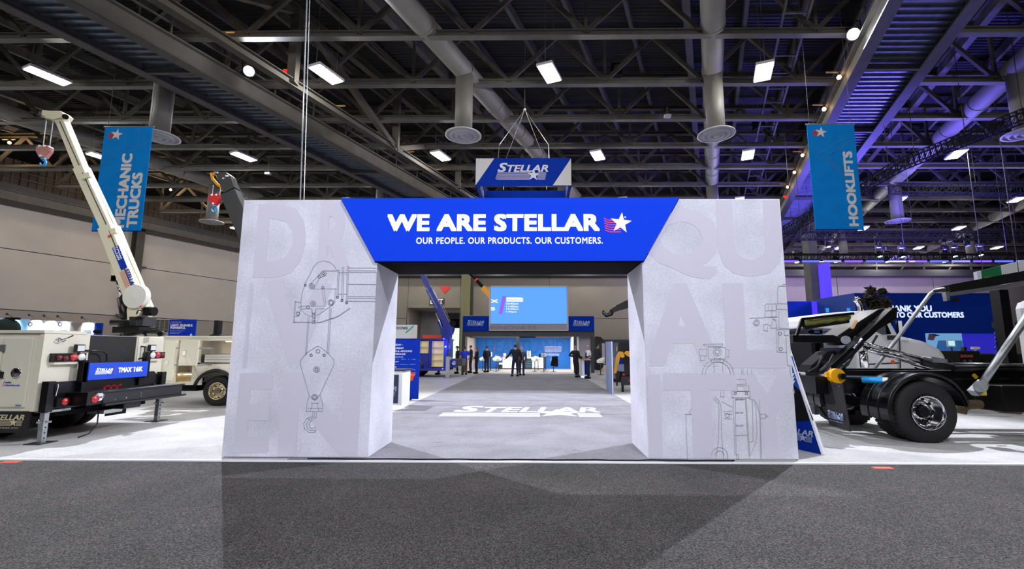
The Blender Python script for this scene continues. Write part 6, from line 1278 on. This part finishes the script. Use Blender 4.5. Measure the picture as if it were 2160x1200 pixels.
# box trusses with stage lights
def boxtruss(A,B,w_,label,n,hang=(),led=None):
    A=Vector(A); B=Vector(B); t=thing('lighting_truss',label,'truss',(A+B)/2); d=(B-A).normalized(); s=d.cross(Z3).normalized(); v=Vector((0,0,1))
    cs=[s*i*w_/2+v*j*w_/2 for i in (-1,1) for j in (-1,1)]
    for c in cs: MB().cyl(A+c,B+c,.028,n=6).build('chord','black_matte',t)
    m=MB(); L=(B-A).length
    for i in range(n):
        p=A.lerp(B,i/n); q=A.lerp(B,(i+1)/n)
        for a,b in ((0,1),(2,3),(0,2),(1,3)): m.beam(p+cs[a],q+cs[b],.025); m.beam(q+cs[a],q+cs[b],.025)
    m.build('lacing','black_matte',t,kind='stuff')
    for f in (.1,.5,.9):
        p=A.lerp(B,f); MB().cyl(p+v*w_/2,Vector((p.x,p.y,15.4)),.015,n=5).build('hoist_chain','charcoal',t)
    if led:
        for i in range(12):
            p=A.lerp(B,(i+.1)/12)-v*(w_/2+.06)-Vector((0,.12,0)); q=A.lerp(B,(i+.9)/12)-v*(w_/2+.06)-Vector((0,.12,0)); MB().beam(p,q,.09,.10).build('led_bar',led[i%len(led)],t)
    return t
led=[emis('led_violet','#5a3aff',3.5),emis('led_blue','#3a48ff',3.5),emis('led_pale','#5a5cff',4)]
boxtruss(W(1640,543,26),W(2180,543,26),.35,'black lighting truss with glowing blue violet LED bars, lowest on the right',40,led=led)
boxtruss(W(1655,497,29),W(2200,497,29),.5,'black lighting truss just below the hooklifts banner',40)
boxtruss(W(1880,398,25),W(2240,402,25),.5,'black lighting truss at right above the round duct diffuser',24)
boxtruss(W(1648,492,24),W(1905,345,20),.45,'black lighting truss sloping up from the arch corner, lower length',22); boxtruss(W(1905,345,20),W(2190,232,17),.45,'black lighting truss sloping up to the right edge, upper length',22)
def movinghead(px,py,Y,glow,label):
    P=W(px,py,Y); t=thing('stage_light',label,'stage light',P,group='stage lights on the black trusses'); MB().box(P+Z3*.48,(.3,.22,.14)).build('base_box','black_paint',t); MB().beam(P+Vector((-.16,0,.42)),P+Vector((-.16,0,.02)),.05).beam(P+Vector((.16,0,.42)),P+Vector((.16,0,.02)),.05).build('yoke','black_paint',t)
    MB().lathe([(0,.2),(.1,.2),(.15,.05),(.14,-.12),(.12,-.13)],P,(0,.3,1),16).build('lamp_head','black_matte',t,smooth=True); MB().lathe([(0,-.12),(.12,-.12)],P,(0,.3,1),16).build('lens',glow,t); MB().cyl(P+Z3*.55,P+Z3*.75,.03,n=6).build('clamp','charcoal',t)
cy=emis('stage_cyan','#b8f4ff',9); bl=emis('stage_blue','#3a3cff',12)
for k,(px,py,Y,gl,nm) in enumerate(((1680,549,26,cy,'white stage light at the left end of the LED truss'),(1747,517,29,cy,'cyan stage light by the pillar edge under the middle truss'),(1763,548,26,cy,'cyan stage light second along the LED truss'),(1852,516,29,bl,'blue stage light under the middle truss'),(1855,537,26,cy,'cyan stage light above the LED truss at its middle'),(1903,538,26,cy,'second cyan stage light above the LED truss'),(1871,548,26,cy,'cyan stage light under the LED truss centre'),(1992,548,26,cy,'cyan stage light under the LED truss right half'),(2040,515,29,bl,'blue stage light farthest right on the middle truss'),(1990,523,29,bl,'small blue stage light left of the farthest right one'),(2013,537,26,cy,'cyan stage light above the LED truss right half'),(2068,534,26,cy,'cyan stage light above the LED truss farthest right'))): movinghead(px,py,Y,gl,nm)
for px,py,Y in ((1760,560,24),(1900,560,24),(2060,560,24)):
    P=W(px,540,26); ld=bpy.data.lights.new('stage_wash','AREA'); ld.size=2.5; ld.energy=STAGE_W; ld.color=(.16,.12,1.0); lo=bpy.data.objects.new('stage_wash',ld); C.objects.link(lo); lo.location=P+Z3*.3; lo.rotation_euler=(PI,0,0)
P=W(1760,640,24); ld=bpy.data.lights.new('backdrop_wash','AREA'); ld.size=1.5; ld.energy=STAGE_W*.6; ld.color=(.3,.22,1.0); lo=bpy.data.objects.new('backdrop_wash',ld); C.objects.link(lo); lo.location=W(1900,548,25.9); lo.rotation_euler=(math.radians(50),0,0)
def added_uplight(x,y,label):  # added lamp, hidden by the backdrop, tints the back wall violet
    t=thing('added_uplight',label,'added_uplight',(x,y,.018)); MB().bb(x-.25,x+.25,y-.15,y+.15,.018,.22).build('housing','black_matte',t,bevel=.02); MB().bb(x-.2,x+.2,y-.1,y+.12,.22,.235).build('lens',emis('added_violet_lens','#6a50ff',6),t)
    ld=bpy.data.lights.new('added_violet_beam','SPOT'); ld.energy=STAGE_W*6; ld.spot_size=1.9; ld.spot_blend=.9; ld.color=(.38,.28,1); lo=bpy.data.objects.new('added_violet_beam',ld); C.objects.link(lo); lo.location=(x,y,.3); lo.rotation_euler=(math.radians(128),0,0)
added_uplight(24,45,'unseen violet lamp added on the floor behind the backdrop, left one'); added_uplight(36,45,'unseen violet lamp added on the floor behind the backdrop, right one'); added_uplight(46,45,'unseen violet lamp added on the floor behind the backdrop, far right one')
# ================================================================== left background stands
t=thing('display_stand','row of lit white and blue display panels along the wall behind the mechanic truck','display',(W(100,690,26).x,26,0)); Yd=26
seg=[(-60,0,'photo_sky'),(0,57,'photo_sky'),(58,92,'print_white'),(92,120,'print_white'),(121,148,'print_white'),(172,199,'print_white'),(200,215,'panel_blue')]
for i,(a,b,mt_) in enumerate(seg):
    x0,x1=W(a,690,Yd).x,W(b,690,Yd).x; pn_=box('panel',mt_,t,x0,x1,Yd,Yd+.08,.02,W((a+b)/2,672+(a+b)/2*.045,Yd).z)
    if i in (1,2,3,4,5):
        xc=(x0+x1)/2; ztp=W((a+b)/2,672+(a+b)/2*.045,Yd).z; ld=bpy.data.lights.new('panel_spot','SPOT'); ld.energy=110; ld.spot_size=1.6; ld.spot_blend=.8; ld.color=(.8,.9,1); lo=bpy.data.objects.new('panel_spot',ld); C.objects.link(lo); lo.location=(xc,Yd-.38,ztp+.17); lo.rotation_euler=(math.radians(35),0,0)
        MB().cyl((xc,Yd-.4,ztp+.28),(xc,Yd+.04,ztp),.015,n=6).cyl((xc,Yd-.45,ztp+.32),(xc,Yd-.40,ztp+.22),.05,n=8).build('arm_light','charcoal',pn_)
    if i in (2,4):
        xc=x0+.3*(x1-x0); c=W(a+6,684,Yd); MB().ring((0,0),.1,frame((c.x,Yd-.005,c.z),X3,Z3),.05).build('round_emblem','panel_blue',pn_)
    if i in (2,3,4,5): c=W((a+b)/2,697,Yd); MB().flat([(x0+.15,c.z-.2),(x1-.15,c.z-.2),(x1-.15,c.z+.03),(x0+.15,c.z+.03)],frame((0,Yd-.004,0),X3,Z3)).build('photo_print',mat('photo_grey','#7d8a94',.6),pn_)
box('pilaster','wall_base',t,W(149,690,Yd).x,W(171,690,Yd).x,Yd,Yd+.2,.02,W(160,681,Yd).z)
t=thing('info_board','royal blue board reading LIGHT. DURABLE. POWERFUL. above the service truck','sign board',(W(385,690,16.5).x,16.5,0)); Yi=16.5; x0,x1=W(356,690,Yi).x,W(412,690,Yi).x; z0,z1=W(380,711,Yi).z-.6,W(380,674,Yi).z; b=box('board','panel_blue',t,x0,x1,Yi,Yi+.05,z0,z1); fr=frame((x0,Yi-.006,0),X3,Z3); sc_=(x1-x0)/56
m=MB().text('LIGHT. DURABLE.',fr,h=.085,wd=sc_*47,at=(sc_*4,W(380,688.5,Yi).z),bold=.04).text('POWERFUL.',fr,h=.085,wd=sc_*33,at=(sc_*4,W(380,694,Yi).z),bold=.04).text('ALUMINUM SERVICE BODIES',fr,h=.025,wd=sc_*22,at=(sc_*4,W(380,680,Yi).z))
for i,s_ in enumerate(('Stellar offers a full line of service','bodies built from aluminum','for a lighter truck')): m.text(s_,fr,h=.022,wd=sc_*(30-5*i),at=(sc_*4,W(380,698+3*i,Yi).z))
m.star((sc_*49,W(380,706,Yi).z),.06,fr); m.build('lettering','print_white',b); MB().ribbon([(0,W(380,682.5,Yi).z),(sc_*27,W(380,682.5,Yi).z)],fr,.015,lift=.003).build('red_line','print_red',b)
MB().cyl((x0+.2,Yi+.05,.02),(x0+.2,Yi+.05,z0+.1),.03,n=8).cyl((x1-.2,Yi+.05,.02),(x1-.2,Yi+.05,z0+.1),.03,n=8).build('leg','aluminium',t)
t=thing('ventilation_unit','beige louvred ventilation unit standing against the pale wall','ventilation unit',(W(340,690,40).x,40,0)); Yv=33; x0,x1=W(318,690,Yv).x,W(357,690,Yv).x; b=box('casing',mat('vent_beige','#a9a496',.7),t,x0,x1,Yv,Yv+1.5,.0,W(340,672,Yv).z)
for i in range(3):
    a=W(328+9.5*i,690,Yv).x; e=W(336+9.5*i,690,Yv).x
    for k in range(9): zz=W(340,700,Yv).z+k*.1; MB().bb(a,e,Yv-.02,Yv,zz,zz+.06).build('louvre','charcoal',b)
t=thing('dark_statue','dark green covered machine standing before the lit display panels','machine',(W(15,700,20).x,20,0)); p=W(14,690,20); MB().sphere((p.x,20,p.z-.1),(.5,.4,.5),14,9).cyl((p.x,20,.02),(p.x,20,p.z),.4,.4,n=14).build('cover',mat('dark_green','#12261e',.8),t,smooth=True); MB().box(W(27,672,20),(.48,.2,.1)).cyl(W(27,672,20),W(24,690,20),.05,n=8).build('light_bar','black_matte',t)
t=thing('covered_lamp','black hooded lamp above the mechanic truck tailgate','lamp',W(205,699,14)); p=W(206,699,14); MB().sphere(p,(.12,.1,.07),12,8).build('hood','black_matte',t,smooth=True); MB().cyl((p.x,p.y,.02),p,.03,n=8).build('pole','charcoal',t)
# exit sign and arrow on the back wall
t=thing('exit_sign','black and white EXIT sign on the back wall under the red arrow','sign',W(922,637,HY-.1)); x0,x1=W(906,640,HY).x,W(937,640,HY).x; z0,z1=W(920,643,HY).z,W(920,629,HY).z; b=MB().bb(x0,x1,HY-.12,HY-.02,z0,z1).build('panel','charcoal',t); MB().text('EXIT',frame((x0+.12,HY-.125,z0+.1),X3,Z3),h=(z1-z0)-.2,wd=(x1-x0)-.24,bold=.04).build('lettering',emis('exit_glow','#f4f2e0',.8),b)
MB().prism([(W(*p,HY).x,W(*p,HY).z) for p in ((926,604),(947,604),(950.5,606.5),(938,620))],frame((0,HY-.02,0),X3,Z3),.05).build('arrow_sign','red_paint',label='red downward arrow sign on the back wall',cat='sign')
t=thing('exhibitor_sign','white exhibitor sign with a teal stroke behind the blue truck','sign',(W(855,700,40).x,40,0)); x0,x1=W(800,700,40).x,W(879,700,40).x; b=box('panel','print_white',t,x0,x1,40,40.2,.02,W(850,685,40).z); fr=frame((W(836,695,40).x,39.99,W(836,695,40).z),X3,Z3); MB().text('inowa',fr,h=.34,wd=1.0,bold=.02).build('lettering',mat('ino_blue','#1a5a8c',.6),b); p=frame((0,39.985,0),X3,Z3); MB().ribbon([(W(856,702,40).x,W(856,702,40).z),(W(872,688,40).x,W(872,688,40).z)],p,.1,lift=.003).build('teal_stroke',mat('teal','#12b8a8',.5),b)
# black vehicles and drape behind the right opening
t=thing('raised_hood_truck','black truck with raised hood beside the pavilion','truck',(W(1262,740,36).x,36,0)); Yk=36
MB().prism([(W(*p,Yk).x,W(*p,Yk).z) for p in ((1255,712),(1258,709),(1268,711),(1275,719),(1272,721),(1265,724),(1256,735))],frame((0,Yk+1.6,0),X3,Z3),1.6).build('raised_hood','black_paint',t); box('body','black_paint',t,W(1248,760,Yk).x,W(1268,760,Yk).x,Yk,Yk+2,.4,W(1260,735,Yk).z,bevel=.1); wheel(t,(W(1262,770,Yk).x,Yk,.42),(0,-1,0),.42,.25,'charcoal'); wheel(t,(W(1262,770,Yk).x,Yk+2,.42),(0,1,0),.42,.25,'charcoal')
t=thing('storage_rack','dark storage rack with a black screen against the back wall','rack',(W(1290,740,50).x,50,0)); box('frame','charcoal',t,W(1266,740,50).x,W(1335,740,50).x,50,50.8,.02,W(1290,716,50).z); MB().bb(W(1278,740,49.9).x,W(1296,740,49.9).x,49.85,49.95,W(1285,742,49.9).z,W(1285,730,49.9).z).build('screen','glass_dark',t); box('pale_door','wall_panel',t,W(1270,740,49.9).x,W(1276,740,49.9).x,49.9,49.98,.02,W(1275,724,49.9).z)
# twin rigging cables left of centre
t=thing('rigging_cables','pair of thin steel rigging cables dropping behind the left side of the arch','cable',W(634,430,8.6)); MB().cyl(W(648,-20,8.6),W(633,430,8.6),.014,n=6).build('cable','steel_galv',t,smooth=True); MB().cyl(W(654,-20,8.7),W(641,430,8.7),.008,n=6).build('cable','steel_galv',t)
for px,py,Y in ((602,150,18),(409,412,42),(1656,415,32)): p=W(px,py,Y); MB().box(p,(.18,.06,.14)).build('exit_lamp','exit_red',label='small red exit lamp %s'%{602:'beside the dazzling flood lamp',409:'on the gallery left of the red hook',1656:'at the top right corner of the arch'}[px],cat='exit lamp')
for px,py,Y,l in ((1300,150,20,'black box loudspeaker under the roof right of the centre ceiling light'),(1600,262,24,'black box loudspeaker left of the right catwalk')):
    p=W(px,py,Y); t=thing('loudspeaker',l,'loudspeaker',p); b=MB().box(p,(.5,.45,.6)).build('cabinet','black_matte',t,bevel=.02); MB().lathe([(0,.02),(.12,.0),(.18,.03),(.18,0)],p-Vector((0,.225,0)),(0,-1,0),16).build('driver','charcoal',b); MB().cyl(p+Z3*.3,(p.x,p.y,15.4),.015,n=5).build('rod','roof_steel',t)
for px,py,Y,l in ((1408,245,20.5,'small white box sensor hanging on a rod right of centre'),(565,366,26,'small white box sensor hanging on a rod above the service truck')):
    p=W(px,py,Y); t=thing('hanging_sensor',l,'sensor',p); MB().box(p,(.3,.2,.12)).build('body','diffuser_paint',t); MB().cyl(p,(p.x,p.y,13.1),.018,n=6).build('rod','roof_steel',t)
